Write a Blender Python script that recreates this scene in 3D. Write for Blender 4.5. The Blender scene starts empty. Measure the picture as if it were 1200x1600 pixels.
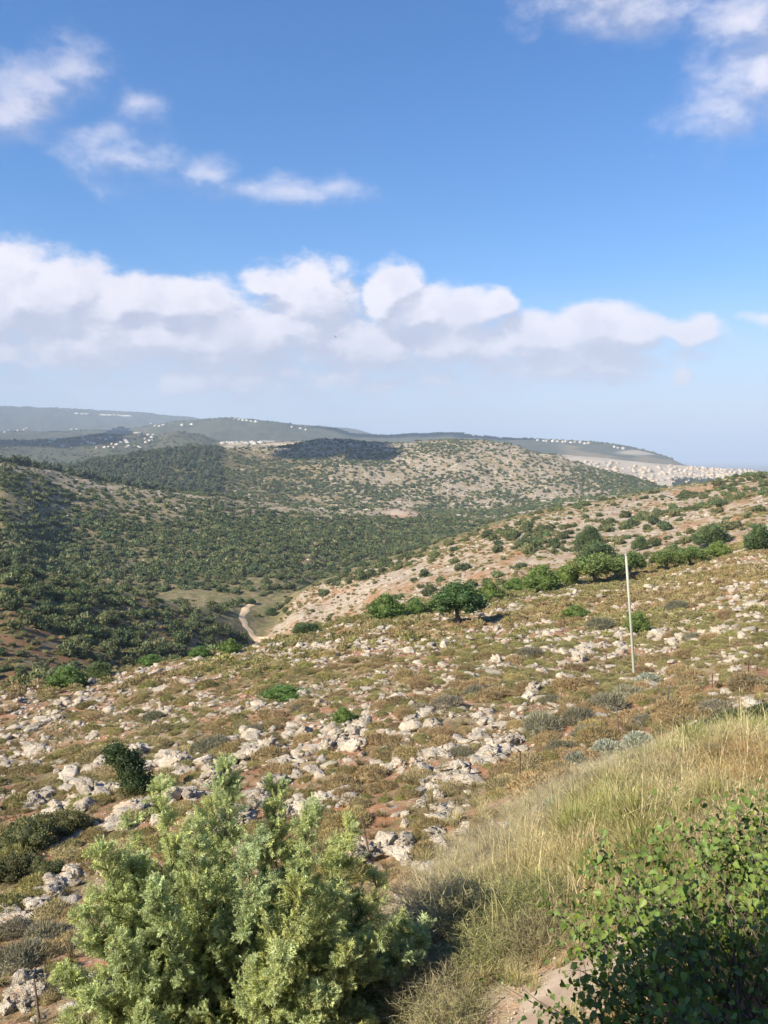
import bpy, math, random
import numpy as np
from mathutils import Vector, Matrix, Euler
rng = np.random.default_rng(7); random.seed(7)
R = math.radians
scene = bpy.context.scene
C = scene.collection
# ------------------------------------------------------------------ camera, light, sky, exposure
F = 1305.0; PITCH = math.atan(85 / F)
cam_d = bpy.data.cameras.new('camera'); cam = bpy.data.objects.new('camera', cam_d); C.objects.link(cam)
cam_d.sensor_fit = 'VERTICAL'; cam_d.sensor_height = 24; cam_d.lens = 24 * F / 1600
cam_d.clip_start = 0.1; cam_d.clip_end = 120000
cam.location = (0, 0, 0); cam.rotation_euler = (math.pi / 2 - PITCH, 0, 0)
scene.camera = cam
SUN_EL = R(35); SH = np.array([0.85, 0.53]); SH /= np.linalg.norm(SH)
to_sun = Vector((-SH[0] * math.cos(SUN_EL), -SH[1] * math.cos(SUN_EL), math.sin(SUN_EL)))
sd = bpy.data.lights.new('sun', 'SUN'); sun = bpy.data.objects.new('sun', sd); C.objects.link(sun)
sd.energy = 4.9; sd.angle = R(0.53); sd.color = (1.0, 0.89, 0.70)
sun.rotation_euler = to_sun.to_track_quat('Z', 'Y').to_euler(); sun.location = (-40, -30, 60)
vs = scene.view_settings
vs.view_transform = 'Standard'; vs.look = 'None'; vs.exposure = 0.98; vs.gamma = 1; vs.use_curve_mapping = False
SKY_STRENGTH = 0.12; SKY_SAT = 1.30; SKY_VAL = 0.64
HAZE_DENSITY = 1.08e-4
scene.cycles.max_bounces = 5; scene.cycles.diffuse_bounces = 3; scene.cycles.transparent_max_bounces = 4
scene.cycles.volume_bounces = 0
try:
    scene.cycles.use_denoising = True
except Exception: pass

def pix_dir(px, py):
    a = (np.asarray(px, float) - 600) / F; b = (800 - np.asarray(py, float)) / F
    cp, sp = math.cos(PITCH), math.sin(PITCH)
    return a + 0 * b, cp + b * sp, -sp + b * cp
def project(x, y, z):
    cp, sp = math.cos(PITCH), math.sin(PITCH)
    fw = y * cp - z * sp; up = y * sp + z * cp
    fw = np.where(fw < 1e-3, 1e-3, fw)
    return 600 + F * x / fw, 800 - F * up / fw

# ------------------------------------------------------------------ node helpers
class NT:
    def __init__(s, tree): s.t = tree; tree.nodes.clear()
    def n(s, typ, ins=None, **kw):
        nd = s.t.nodes.new(typ)
        for k, v in kw.items(): setattr(nd, k, v)
        for k, v in (ins or {}).items():
            if isinstance(v, bpy.types.NodeSocket): s.t.links.new(v, nd.inputs[k])
            else: nd.inputs[k].default_value = v
        return nd
    def m(s, op, a, b=0.0, c=None, clamp=False):
        ins = {0: a, 1: b}
        if c is not None: ins[2] = c
        return s.n('ShaderNodeMath', ins, operation=op, use_clamp=clamp).outputs[0]
    def v(s, op, a, b=(0, 0, 0)):
        nd = s.n('ShaderNodeVectorMath', {0: a, 1: b}, operation=op)
        return nd.outputs['Value'] if op in ('LENGTH', 'DOT_PRODUCT', 'DISTANCE') else nd.outputs[0]
    def mix(s, f, a, b, blend='MIX'):
        nd = s.t.nodes.new('ShaderNodeMix'); nd.data_type = 'RGBA'; nd.blend_type = blend
        for sock, val in ((nd.inputs[0], f), (nd.inputs[6], a), (nd.inputs[7], b)):
            if isinstance(val, bpy.types.NodeSocket): s.t.links.new(val, sock)
            else: sock.default_value = val if not isinstance(val, tuple) or len(val) == 4 else val + (1,)
        return nd.outputs[2]
    def ss(s, x, lo, hi, a=0.0, b=1.0):
        nd = s.n('ShaderNodeMapRange', {0: x, 1: lo, 2: hi, 3: a, 4: b}, interpolation_type='SMOOTHSTEP'); return nd.outputs[0]
    def noise(s, vec, scale, detail=4, rough=0.55, dist=0.0):
        return s.n('ShaderNodeTexNoise', {'Vector': vec, 'Scale': scale, 'Detail': detail, 'Roughness': rough, 'Distortion': dist}).outputs[0]
    def attr(s, name, typ='GEOMETRY'):
        return s.n('ShaderNodeAttribute', attribute_name=name, attribute_type=typ)
def new_mat(name):
    m = bpy.data.materials.new(name); m.use_nodes = True
    return m, NT(m.node_tree)

# ------------------------------------------------------------------ world
world = bpy.data.worlds.new('World'); scene.world = world; world.use_nodes = True
try: world.cycles.sampling_method = 'MANUAL'; world.cycles.sample_map_resolution = 512
except Exception: pass
w = NT(world.node_tree)
sky = w.n('ShaderNodeTexSky', sky_type='NISHITA', sun_disc=False)
sky.sun_elevation = SUN_EL; sky.sun_rotation = math.atan2(to_sun.x, to_sun.y)
sky.altitude = 400; sky.air_density = 1.1; sky.dust_density = 0.6; sky.ozone_density = 2.0
hs = w.n('ShaderNodeHueSaturation', {'Saturation': SKY_SAT, 'Value': SKY_VAL, 'Color': sky.outputs[0], 'Hue': 0.5})
# cloud group: ellipses in (x/y, z/y) space plus noise
def uv(px, py):
    x, y, z = pix_dir(px, py); return float(x / y), float(z / y)
ELL = [ # px, py, half width, half height, weight
 (85,455,105,62,1),(20,470,95,75,.95),(200,480,95,50,1),(290,482,90,48,1),(350,515,70,38,.9),(150,520,230,50,.75),(455,515,85,36,.8),
 (475,468,82,56,.95),(420,450,40,30,.7),(612,462,42,48,1),(655,490,70,42,1),(715,490,60,36,.95),(770,475,32,24,.85),(700,535,130,36,.75),
 (560,545,240,36,.7),(845,525,100,38,.95),(930,515,85,38,1),(990,530,70,34,.9),(1070,525,62,24,.85),(880,560,150,28,.75),
 (1070,592,22,15,.75),(995,630,30,10,.6),(340,590,340,30,.55),(600,600,300,25,.5),(760,640,18,9,.5),(872,630,18,6,.45),
 (0,545,50,22,.8), (260,530,330,62,.75), (620,545,260,55,.7), (850,560,240,40,.6),
 (55,130,85,48,.72),(100,105,62,45,.72),(10,165,70,42,.7),(190,250,75,36,.62),(150,225,45,30,.5),(215,165,30,18,.38),(330,265,42,22,.56),
 (475,295,80,26,.68),(400,290,90,20,.5),(520,285,40,20,.6),(1190,110,95,80,.75),(1130,180,75,45,.62),(1000,5,140,48,.72),(930,-25,110,45,.7),(1170,30,85,70,.72),(1210,500,50,16,.45)]
cg = bpy.data.node_groups.new('cloud_density', 'ShaderNodeTree')
cg.interface.new_socket('Vector', in_out='INPUT', socket_type='NodeSocketVector')
cg.interface.new_socket('Density', in_out='OUTPUT', socket_type='NodeSocketFloat')
g = NT(cg)
gi = g.n('NodeGroupInput').outputs[0]
sx = g.n('ShaderNodeSeparateXYZ', {0: gi})
yy = g.m('MAXIMUM', sx.outputs[1], 0.05)
P2 = g.n('ShaderNodeCombineXYZ', {0: g.m('DIVIDE', sx.outputs[0], yy), 1: g.m('DIVIDE', sx.outputs[2], yy), 2: 0.0}).outputs[0]
nz = g.n('ShaderNodeTexNoise', {'Vector': P2, 'Scale': 9.0, 'Detail': 3, 'Roughness': 0.55})
warp = g.v('MULTIPLY', g.v('SUBTRACT', nz.outputs[1], (0.5, 0.5, 0.5)), (0.06, 0.045, 0))
P3 = g.v('ADD', P2, warp)
cur = None
for (px, py, rx, ry, wt) in ELL:
    if 340 < py < 580: wt *= 1.12
    u, v_ = uv(px, py)
    d = g.v('MULTIPLY', g.v('SUBTRACT', P3, (u, v_, 0)), (F / (rx * 1.30), F / (ry * 1.30), 0))
    e = g.m('MULTIPLY_ADD', g.v('LENGTH', d), -1.0 , 1.0)
    e = g.m('MULTIPLY', g.m('MAXIMUM', e, -1.0), wt if py > 340 else wt * .92)
    cur = e if cur is None else g.n('ShaderNodeMath', {0: cur, 1: e, 2: 0.12}, operation='SMOOTH_MAX').outputs[0]
front = g.m('MULTIPLY', g.ss(sx.outputs[1], 0.3, 0.55), g.ss(g.m('ABSOLUTE', g.n('ShaderNodeSeparateXYZ', {0: P2}).outputs[0]), 0.85, 0.6))
zz = g.m('MAXIMUM', g.m('ADD', sx.outputs[2], 0.12), 0.05)
P4 = g.n('ShaderNodeCombineXYZ', {0: g.m('DIVIDE', sx.outputs[0], zz), 1: g.m('DIVIDE', sx.outputs[1], zz), 2: 3.0}).outputs[0]
gen = g.m('MULTIPLY_ADD', g.noise(P4, 1.3, 3, 0.5), 3.2, -1.85)
gen = g.m('MULTIPLY', g.m('MINIMUM', gen, 0.7), 1.0)
mixd = g.n('ShaderNodeMix', {0: front, 2: gen, 3: cur}).outputs[0]
sc3 = g.v('MULTIPLY', gi, (1, 1, 1.7))
fb = g.noise(sc3, 17.0, 8, 0.58, 0.1)
fb2 = g.noise(sc3, 8.0, 3, 0.5)
fb = g.m('ADD', fb, g.m('MULTIPLY_ADD', g.noise(sc3, 55.0, 5, .6), .34, -.17))
tot = g.m('ADD', mixd, g.m('ADD', g.m('MULTIPLY_ADD', fb, 1.15, -0.575), g.m('MULTIPLY_ADD', fb2, 0.5, -0.25)))
g.n('NodeGroupOutput', {0: tot})
tc = w.n('ShaderNodeTexCoord').outputs['Generated']
def cd(vec):
    nd = w.t.nodes.new('ShaderNodeGroup'); nd.node_tree = cg; w.t.links.new(vec, nd.inputs[0]); return nd.outputs[0]
d0 = cd(tc); d1 = cd(w.v('ADD', tc, (-0.014, 0, 0.024)))
up_ = w.n('ShaderNodeSeparateXYZ', {0: tc}).outputs[2]
highc = w.ss(up_, 0.22, 0.30)
alpha = w.n('ShaderNodeMix', {0: highc, 2: w.ss(d0, 0.0, 0.48), 3: w.m('MULTIPLY', w.ss(d0, -0.12, 0.95), .88)}).outputs[0]
lit = w.ss(w.m('SUBTRACT', d0, d1), -0.24, 0.28)
thick = w.ss(d0, 0.15, 0.9)
K = 1.0 / SKY_STRENGTH
cl_lit = tuple(c * K for c in (0.545, 0.515, 0.545)); cl_sh = tuple(c * K for c in (0.285, 0.295, 0.37))
ccol = w.mix(lit, cl_sh, cl_lit)
ccol = w.mix(w.m('MULTIPLY', w.m('MULTIPLY', thick, w.ss(w.noise(tc, 24.0, 6, .6), .42, .62)), 0.55), ccol, tuple(c * K for c in (0.40, 0.40, 0.46)))
skyc = w.mix(1.0, hs.outputs[0], (.84, 1.0, 1.22), 'MULTIPLY')
wcol = w.mix(w.m('MULTIPLY', alpha, 0.93), skyc, ccol)
# pale band of distant murk low over the horizon
sz = w.n('ShaderNodeSeparateXYZ', {0: tc}).outputs[2]
low = w.ss(sz, 0.22, 0.03)
wcol = w.mix(w.m('MULTIPLY', low, 0.72), wcol, tuple(c * K for c in (0.345, 0.36, 0.43)))
bg = w.n('ShaderNodeBackground', {'Color': wcol, 'Strength': SKY_STRENGTH})
w.n('ShaderNodeOutputWorld', {0: bg.outputs[0]})

# ------------------------------------------------------------------ numpy noise
_perm = np.random.default_rng(3).permutation(4096)
def _h(i, j, k):
    return _perm[(_perm[(_perm[i & 4095] + j) & 4095] + k) & 4095] / 4095.0
def vnoise(x, y, z=0.0):
    x = np.asarray(x, float); y = np.asarray(y, float) + 0 * x; z = np.asarray(z, float) + 0 * x
    xi, yi, zi = np.floor(x).astype(int), np.floor(y).astype(int), np.floor(z).astype(int)
    fx, fy, fz = x - xi, y - yi, z - zi
    fx, fy, fz = [f * f * (3 - 2 * f) for f in (fx, fy, fz)]
    r = 0
    for a in (0, 1):
        for b in (0, 1):
            for c in (0, 1):
                r = r + _h(xi + a, yi + b, zi + c) * (fx if a else 1 - fx) * (fy if b else 1 - fy) * (fz if c else 1 - fz)
    return r
def fbm(x, y, z=0.0, o=4):
    s = 0; a = .5; t = 0
    for i in range(o):
        s = s + a * vnoise(np.asarray(x) * 2 ** i + 17 * i, np.asarray(y) * 2 ** i + 5 * i, np.asarray(z) * 2 ** i + 9 * i); t += a; a *= .5
    return s / t
def pchip(x, y, q):
    x = np.asarray(x, float); y = np.asarray(y, float); h = np.diff(x); dl = np.diff(y) / h
    d = np.zeros_like(y)
    for i in range(1, len(x) - 1):
        if dl[i - 1] * dl[i] > 0:
            w1 = 2 * h[i] + h[i - 1]; w2 = h[i] + 2 * h[i - 1]
            d[i] = (w1 + w2) / (w1 / dl[i - 1] + w2 / dl[i])
    d[0], d[-1] = dl[0], dl[-1]
    q = np.clip(q, x[0], x[-1]); i = np.clip(np.searchsorted(x, q) - 1, 0, len(x) - 2)
    t = (q - x[i]) / h[i]
    return ((1 + 2 * t) * (1 - t) ** 2) * y[i] + t * (1 - t) ** 2 * h[i] * d[i] + t * t * (3 - 2 * t) * y[i + 1] + t * t * (t - 1) * h[i] * d[i + 1]
def smooth(x, a, b): 
    t = np.clip((np.asarray(x, float) - a) / (b - a), 0, 1); return t * t * (3 - 2 * t)

# ------------------------------------------------------------------ terrain: ridges and dips as (px, pixel row or z, distance)
ST = [0, 100, 200, 300, 400, 500, 600, 700, 800, 900, 1000, 1100, 1200]
def Z(zs, rs, st=ST): return [(p, None, z, r) for p, z, r in zip(st, zs, rs if hasattr(rs, '__len__') else [rs] * len(st))]
def Y(rows): return [(p, y, None, r) for p, y, r in rows]
CURV = [
 Z([-6.2] * 13, 1.5),
 Z([-6.7, -6.7, -6.6, -6.5, -6.4, -6.3, -6.2, -5.95, -5.75, -5.6, -5.5, -5.45, -5.4], 6),
 Z([-7.7, -7.6, -7.5, -7.4, -7.3, -7.15, -6.9, -6.4, -6.05, -5.75, -5.5, -5.35, -5.2], 10.5),
 Z([-8.8, -8.7, -8.6, -8.5, -8.35, -8.1, -7.8, -7.2, -6.65, -6.15, -5.7, -5.45, -5.25], [15.5, 15.5, 15.5, 15.5, 15.5, 15.5, 15, 14.5, 14.5, 14.7, 15, 15.5, 16]),
 Z([-9.8, -9.7, -9.6, -9.4, -9.2, -8.9, -8.6, -8.35, -8.1, -7.75, -7.4, -6.95, -6.5], 20.5),
 Z([-11.7, -11.5, -11.3, -11.1, -10.8, -10.4, -10.0, -9.5, -9.2, -8.8, -8.5, -7.9, -7.3], 30),
 Z([-16.2, -15.8, -15.3, -14.7, -14.2, -13.7, -13.2, -12.7, -12.3, -12.0, -11.8, -10.8, -9.8], 50),
 Y([(0,1083,72),(100,1068,76),(200,1050,80),(300,1030,84),(400,1008,88),(500,980,95),(600,955,103),(700,942,112),(800,928,118),(900,905,125),(1000,888,132),(1100,868,140),(1200,848,150)]),
 Z([-33, -34, -36, -40, -48, -46, -38, -33, -29.5, -27, -25, -22.5, -20], [105, 108, 112, 120, 140, 150, 155, 160, 165, 170, 175, 180, 190]),
 Z([-36, -38.5, -42, -48, -55, -54, -42, -36, -31, -28, -25, -21, -17], [130, 140, 150, 165, 200, 220, 205, 200, 200, 205, 210, 215, 225]),
 Y([(0,885,240),(100,905,245),(200,930,253),(300,960,264),(345,979,270),(385,1000,274),(400,1001,278),(430,975,300),(465,930,320),(500,910,325),(550,892,325),(600,875,328),(700,845,335),(800,812,345),(900,787,365),(1000,774,385),(1100,760,405),(1200,742,430)]),
 Z([-52, -54, -56, -57, -57, -57.5, -62, -61, -59, -53, -45, -39, -35, -30], [330, 335, 340, 345, 350, 362, 400, 440, 480, 500, 520, 540, 560, 600], [0, 100, 200, 300, 400, 450, 500, 600, 700, 800, 900, 1000, 1100, 1200]),
 Z([-48, -54, -56.5, -56, -56, -59, -62, -62, -60, -56, -52, -45, -38], [370, 390, 385, 400, 410, 450, 520, 580, 620, 680, 740, 800, 900]),
 Y([(0,720,650),(50,728,660),(100,740,680),(150,750,690),(200,759,700),(300,774,720),(400,786,740),(500,794,760),(600,799,780),(700,805,800),(800,806,850),(900,783,900),(1000,772,950),(1100,760,1000),(1200,745,1100)]),
 Z([-25, -32, -40, -46, -52, -57, -61, -62, -60, -52, -50, -50, -52], [850, 860, 880, 900, 910, 910, 920, 940, 970, 1010, 1070, 1150, 1250]),
 Y([(0,738,1200),(60,738,1220),(120,728,1260),(200,714,1300),(260,704,1330),(330,701,1370),(400,700,1450),(450,698,1500),(500,691,1520),(540,689,1530),(600,692,1520),(660,690,1500),(720,688,1500),(770,692,1500),(830,703,1470),(880,716,1430),(930,732,1380),(980,743,1330),(1040,764,1300),(1100,778,1400),(1200,790,1500)]),
 Z([-40, -40, -35, -20, -12, -12, -12, -12, -22, -50, -75, -85, -85], 1950),
 Y([(0,688,2750),(80,687,2750),(150,680,2750),(200,677,2750),(240,683,2750),(275,676,2700),(310,679,2700),(345,690,2650),(400,691,2650),(450,690,2700),(500,692,2700),(600,694,2700),(700,695,2700),(800,704,2750),(850,708,2800),(900,712,2850),(950,716,2900),(1000,722,2950),(1050,727,2950),(1100,731,2950),(1150,734,2950),(1200,738,3000)]),
 Y([(0,693,3400),(200,688,3400),(300,688,3400),(400,697,3400),(600,698,3400),(800,706,3400),(900,714,3400),(1000,724,3400),(1050,732,3400),(1100,738,3400),(1200,745,3500)]),
 Y([(0,676,4500),(100,674,4500),(200,670,4400),(250,664,4300),(300,659,4300),(340,656,4300),(380,656,4300),(420,660,4300),(470,666,4300),(520,672,4300),(560,680,4300),(600,681,4200),(650,678,4200),(700,677,4200),(750,682,4200),(800,685,4200),(850,688,4200),(900,690,4200),(940,693,4200),(980,699,4200),(1020,708,4200),(1050,718,4200),(1075,729,4200),(1120,738,4200),(1200,744,4300)]),
 Y([(0,684,5600),(200,678,5600),(400,672,5600),(560,690,5600),(700,695,5600),(900,705,5600),(1000,722,5600),(1100,741,5600),(1200,742,5600)]),
 Y([(0,637,7800),(50,638,7800),(100,640,7800),(150,643,7800),(200,645,7800),(250,650,7800),(300,655,7800),(380,662,7800),(450,664,7800),(500,668,7800),(550,670,7800),(590,681,7800),(640,692,7800),(700,705,7800),(900,730,7800),(1000,738,7800),(1200,738,7800)]),
 Z([-40] * 7 + [-150] * 6, 12000),
 Z([-170] * 13, 40000),
]
def az_of(px): x, y, z = pix_dir(px, 715); return math.atan2(x, y)
NK = len(CURV)
az_f = np.concatenate([np.arange(-180, -60, 6), np.arange(-60, -40, 2), np.arange(-40, -28, .5), np.arange(-28, 28, .09), np.arange(28, 40, .5), np.arange(40, 60, 2), np.arange(60, 180.1, 6)])
AZ = np.radians(az_f); NA = len(AZ)
RK = np.zeros((NK, NA)); ZK = np.zeros((NK, NA))
for k, cv in enumerate(CURV):
    a, r, z = [], [], []
    for p, yv, zv, rv in cv:
        if zv is None:
            x_, y_, z_ = pix_dir(p, yv); hyp = math.hypot(x_, y_); a.append(math.atan2(x_, y_)); z.append(rv * z_ / hyp)
        else:
            a.append(az_of(p)); z.append(zv)
        r.append(rv)
    a, r, z = map(np.array, (a, r, z))
    # outside the frame the land levels towards a common profile
    a = np.concatenate([[-math.pi, R(-70)], a, [R(70), math.pi]])
    zc, rc = (z[0] + z[-1]) / 2, (r[0] + r[-1]) / 2
    z = np.concatenate([[zc, .7 * z[0] + .3 * zc], z, [.7 * z[-1] + .3 * zc, zc]])
    r = np.concatenate([[rc, r[0]], r, [r[-1], rc]])
    RK[k] = pchip(a, r, AZ); ZK[k] = pchip(a, z, AZ)
    kern = np.exp(-np.linspace(-2, 2, 13) ** 2); kern /= kern.sum()
    for M in (RK, ZK): M[k] = np.convolve(np.pad(M[k], 6, mode='edge'), kern, mode='valid')
LR = np.concatenate([np.linspace(math.log(1.5), math.log(9), 36)[:-1], np.linspace(math.log(9), math.log(160), 290)[:-1], np.linspace(math.log(160), math.log(9000), 330)[:-1], np.linspace(math.log(9000), math.log(39000), 24)])
RR = np.exp(LR); NR = len(RR)
ZG = np.zeros((NR, NA))
for j in range(NA):
    ZG[:, j] = pchip(RK[:, j], ZK[:, j], RR)
Rg, Ag = np.meshgrid(RR, AZ, indexing='ij')
Xg, Yg = Rg * np.sin(Ag), Rg * np.cos(Ag)
amp = np.interp(Rg, [6, 12, 30, 110, 200, 700, 1500, 4000, 8000, 40000], [0, .06, .22, .3, 1.0, 2.6, 5, 7, 9, 4])
sc_ = np.interp(Rg, [6, 30, 110, 200, 700, 1500, 4000, 40000], [.9, .5, .22, .07, .03, .016, .008, .003])
# discrete octaves so the noise never shears with distance
nzv = (fbm(Xg * .6, Yg * .6) - .5) * np.interp(Rg, [6, 14, 60, 110, 160], [0, .35, .55, .5, 0]) \
    + (fbm(Xg * .07, Yg * .07, 3) - .5) * np.interp(Rg, [20, 60, 150, 400, 1200, 2000], [0, .5, 2.4, 4, 4, 0]) \
    + (fbm(Xg * .014, Yg * .014, 7) - .5) * np.interp(Rg, [160, 400, 900, 2500, 9000, 12000], [0, 4, 12, 20, 22, 0]) * (1 - .7 * smooth(Rg, 1600, 2200) * smooth(Ag, az_of(760), az_of(860))) \
    + (fbm(Xg * .0035, Yg * .0035, 11, 5) - .5) * np.interp(Rg, [1500, 3000, 9000, 12000], [0, 18, 50, 10]) * (1 - .8 * smooth(Ag, az_of(760), az_of(860)))
# terraces on the middle hill
tmask = smooth(Rg, 1120, 1200) * (1 - smooth(Rg, 1490, 1560)) * smooth(Ag, az_of(560), az_of(640)) * (1 - smooth(Ag, az_of(900), az_of(960)))
ZG = ZG + nzv
stp = 5.0; fr = ZG / stp - np.floor(ZG / stp)
ZG = ZG + tmask * (smooth(fr, .55, 1.0) - fr) * stp * .75
def ground(x, y):
    x = np.asarray(x, float); y = np.asarray(y, float)
    a = np.arctan2(x, y); lr = np.log(np.maximum(np.hypot(x, y), 1.51))
    ia = np.clip(np.searchsorted(AZ, a) - 1, 0, NA - 2); ir = np.clip(np.searchsorted(LR, lr) - 1, 0, NR - 2)
    ta = (a - AZ[ia]) / (AZ[ia + 1] - AZ[ia]); tr = np.clip((lr - LR[ir]) / (LR[ir + 1] - LR[ir]), 0, 1)
    return (ZG[ir, ia] * (1 - ta) + ZG[ir, ia + 1] * ta) * (1 - tr) + (ZG[ir + 1, ia] * (1 - ta) + ZG[ir + 1, ia + 1] * ta) * tr
def rk(k, az): return np.interp(az, AZ, RK[k])
SLOPE = ZG / Rg
MAXS = np.maximum.accumulate(SLOPE, axis=0)     # running skyline: what a point must rise above to be seen
def visible(x, y, h):
    a = np.arctan2(x, y); r = np.hypot(x, y); lr = np.log(r)
    ia = np.clip(np.searchsorted(AZ, a), 0, NA - 1); ir = np.clip(np.searchsorted(LR, lr) - 1, 0, NR - 1)
    return (ground(x, y) + h) / r > MAXS[ir, ia] - 1e-4
def hit(px, py, rmin=0, rmax=1e9):
    x, y, z = [float(t) for t in pix_dir(px, py)]; hyp = math.hypot(x, y); a = math.atan2(x, y); s = z / hyp
    ia = int(np.clip(np.searchsorted(AZ, a), 0, NA - 1)); col = SLOPE[:, ia]
    ok = np.where((col >= s) & (RR > max(6, rmin)) & (RR < rmax))[0]
    if len(ok) == 0:
        r = rmax if rmax < 1e8 else 8000
    else:
        i = ok[0]; s0, s1 = col[i - 1], col[i]; t = 0 if s1 == s0 or s0 > s else (s - s0) / (s1 - s0)
        r = math.exp(LR[i - 1] + t * (LR[i] - LR[i - 1]))
    X, Y_ = r * math.sin(a), r * math.cos(a)
    return X, Y_, float(ground(X, Y_)), r

# ------------------------------------------------------------------ mesh helpers
def mesh_np(name, V, T, mat, col=None, smooth_=False, attrs=None):
    me = bpy.data.meshes.new(name)
    V = np.asarray(V, np.float32); T = np.asarray(T, np.int32); n = T.shape[1] if len(T) else 3
    me.vertices.add(len(V)); me.vertices.foreach_set('co', V.ravel())
    if len(T):
        me.loops.add(T.size); me.loops.foreach_set('vertex_index', T.ravel())
        me.polygons.add(len(T)); me.polygons.foreach_set('loop_start', np.arange(0, T.size, n, dtype=np.int32))
    me.update(calc_edges=True)
    if len(T) and smooth_: me.polygons.foreach_set('use_smooth', np.ones(len(T), bool))
    if col is not None:
        at = me.color_attributes.new('col', 'FLOAT_COLOR', 'POINT')
        c4 = np.ones((len(V), 4), np.float32); c4[:, :np.asarray(col).shape[1]] = col; at.data.foreach_set('color', c4.ravel())
    for k, (typ, arr) in (attrs or {}).items():
        a = me.attributes.new(k, typ, 'POINT')
        a.data.foreach_set('vector' if typ == 'FLOAT_VECTOR' else 'value', np.asarray(arr).ravel())
    if mat: me.materials.append(mat)
    return me
def link(name, me, parent=None, loc=(0, 0, 0), rot=(0, 0, 0), scale=(1, 1, 1)):
    o = bpy.data.objects.new(name, me); C.objects.link(o); o.parent = parent
    o.location = loc; o.rotation_euler = rot; o.scale = scale
    return o
def tag(o, label=None, cat=None, group=None, kind=None):
    if label: o['label'] = label
    if cat: o['category'] = cat
    if group: o['group'] = group
    if kind: o['kind'] = kind
    return o
def empty(name, loc, rot=(0, 0, 0), scale=(1, 1, 1)):
    return link(name, None, None, loc, rot, scale)
def join(parts):
    V, T, Cc, off = [], [], [], 0
    for v, t, c in parts:
        V.append(v); T.append(t + off); Cc.append(c); off += len(v)
    return np.concatenate(V), np.concatenate(T), np.concatenate(Cc)
def rotm(ex, ey, ez):
    cx, sx_, cy, sy, cz, sz_ = np.cos(ex), np.sin(ex), np.cos(ey), np.sin(ey), np.cos(ez), np.sin(ez)
    M = np.zeros(np.shape(ex) + (3, 3))
    M[..., 0, 0] = cy * cz; M[..., 0, 1] = sx_ * sy * cz - cx * sz_; M[..., 0, 2] = cx * sy * cz + sx_ * sz_
    M[..., 1, 0] = cy * sz_; M[..., 1, 1] = sx_ * sy * sz_ + cx * cz; M[..., 1, 2] = cx * sy * sz_ - sx_ * cz
    M[..., 2, 0] = -sy; M[..., 2, 1] = sx_ * cy; M[..., 2, 2] = cx * cy
    return M
def tile(v, t, c, Ms, Ps, cols=None):
    """copies of a small mesh under matrices Ms (n,3,3) and positions Ps (n,3); cols multiplies colour per copy"""
    n = len(Ps); V = np.einsum('nij,vj->nvi', Ms, v) + Ps[:, None, :]
    T = t[None] + (np.arange(n) * len(v))[:, None, None]
    Cc = np.repeat(c[None], n, 0)
    if cols is not None: Cc = Cc * cols[:, None, :]
    return V.reshape(-1, 3), T.reshape(-1, t.shape[1]), Cc.reshape(-1, 3)
def frame_from(d, up=None):
    """matrices whose Y axis follows d, with a random roll"""
    d = d / np.linalg.norm(d, axis=1, keepdims=True)
    r = rng.normal(size=d.shape) if up is None else up
    x = np.cross(d, r); x /= np.linalg.norm(x, axis=1, keepdims=True) + 1e-9
    z = np.cross(x, d)
    return np.stack([x, d, z], axis=2)
def ico(sub):
    import bmesh
    bm = bmesh.new(); bmesh.ops.create_icosphere(bm, subdivisions=sub, radius=1)
    v = np.array([q.co[:] for q in bm.verts]); t = np.array([[q.index for q in f.verts] for f in bm.faces]); bm.free()
    return v, t
ICO = {k: ico(k) for k in (1, 2, 3, 4)}
def tube(pts, rads, n=6, col=(.1, .08, .06)):
    pts = np.asarray(pts, float); V = []; T = []
    for i, p in enumerate(pts):
        d = pts[min(i + 1, len(pts) - 1)] - pts[max(i - 1, 0)]; d /= np.linalg.norm(d) + 1e-9
        u = np.cross(d, [0.31, 0.2, 0.93]); 
        if np.linalg.norm(u) < 1e-3: u = np.cross(d, [1, 0, 0])
        u /= np.linalg.norm(u); v = np.cross(d, u)
        for k in range(n):
            a = 2 * math.pi * k / n; V.append(p + rads[i] * (math.cos(a) * u + math.sin(a) * v))
    for i in range(len(pts) - 1):
        for k in range(n):
            a, b = i * n + k, i * n + (k + 1) % n
            T += [[a, b, b + n], [a, b + n, a + n]]
    for k in range(1, n - 1): T.append([(len(pts) - 1) * n, (len(pts) - 1) * n + k, (len(pts) - 1) * n + k + 1])
    V = np.array(V); return V, np.array(T), np.tile(np.array(col, float), (len(V), 1))

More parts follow.
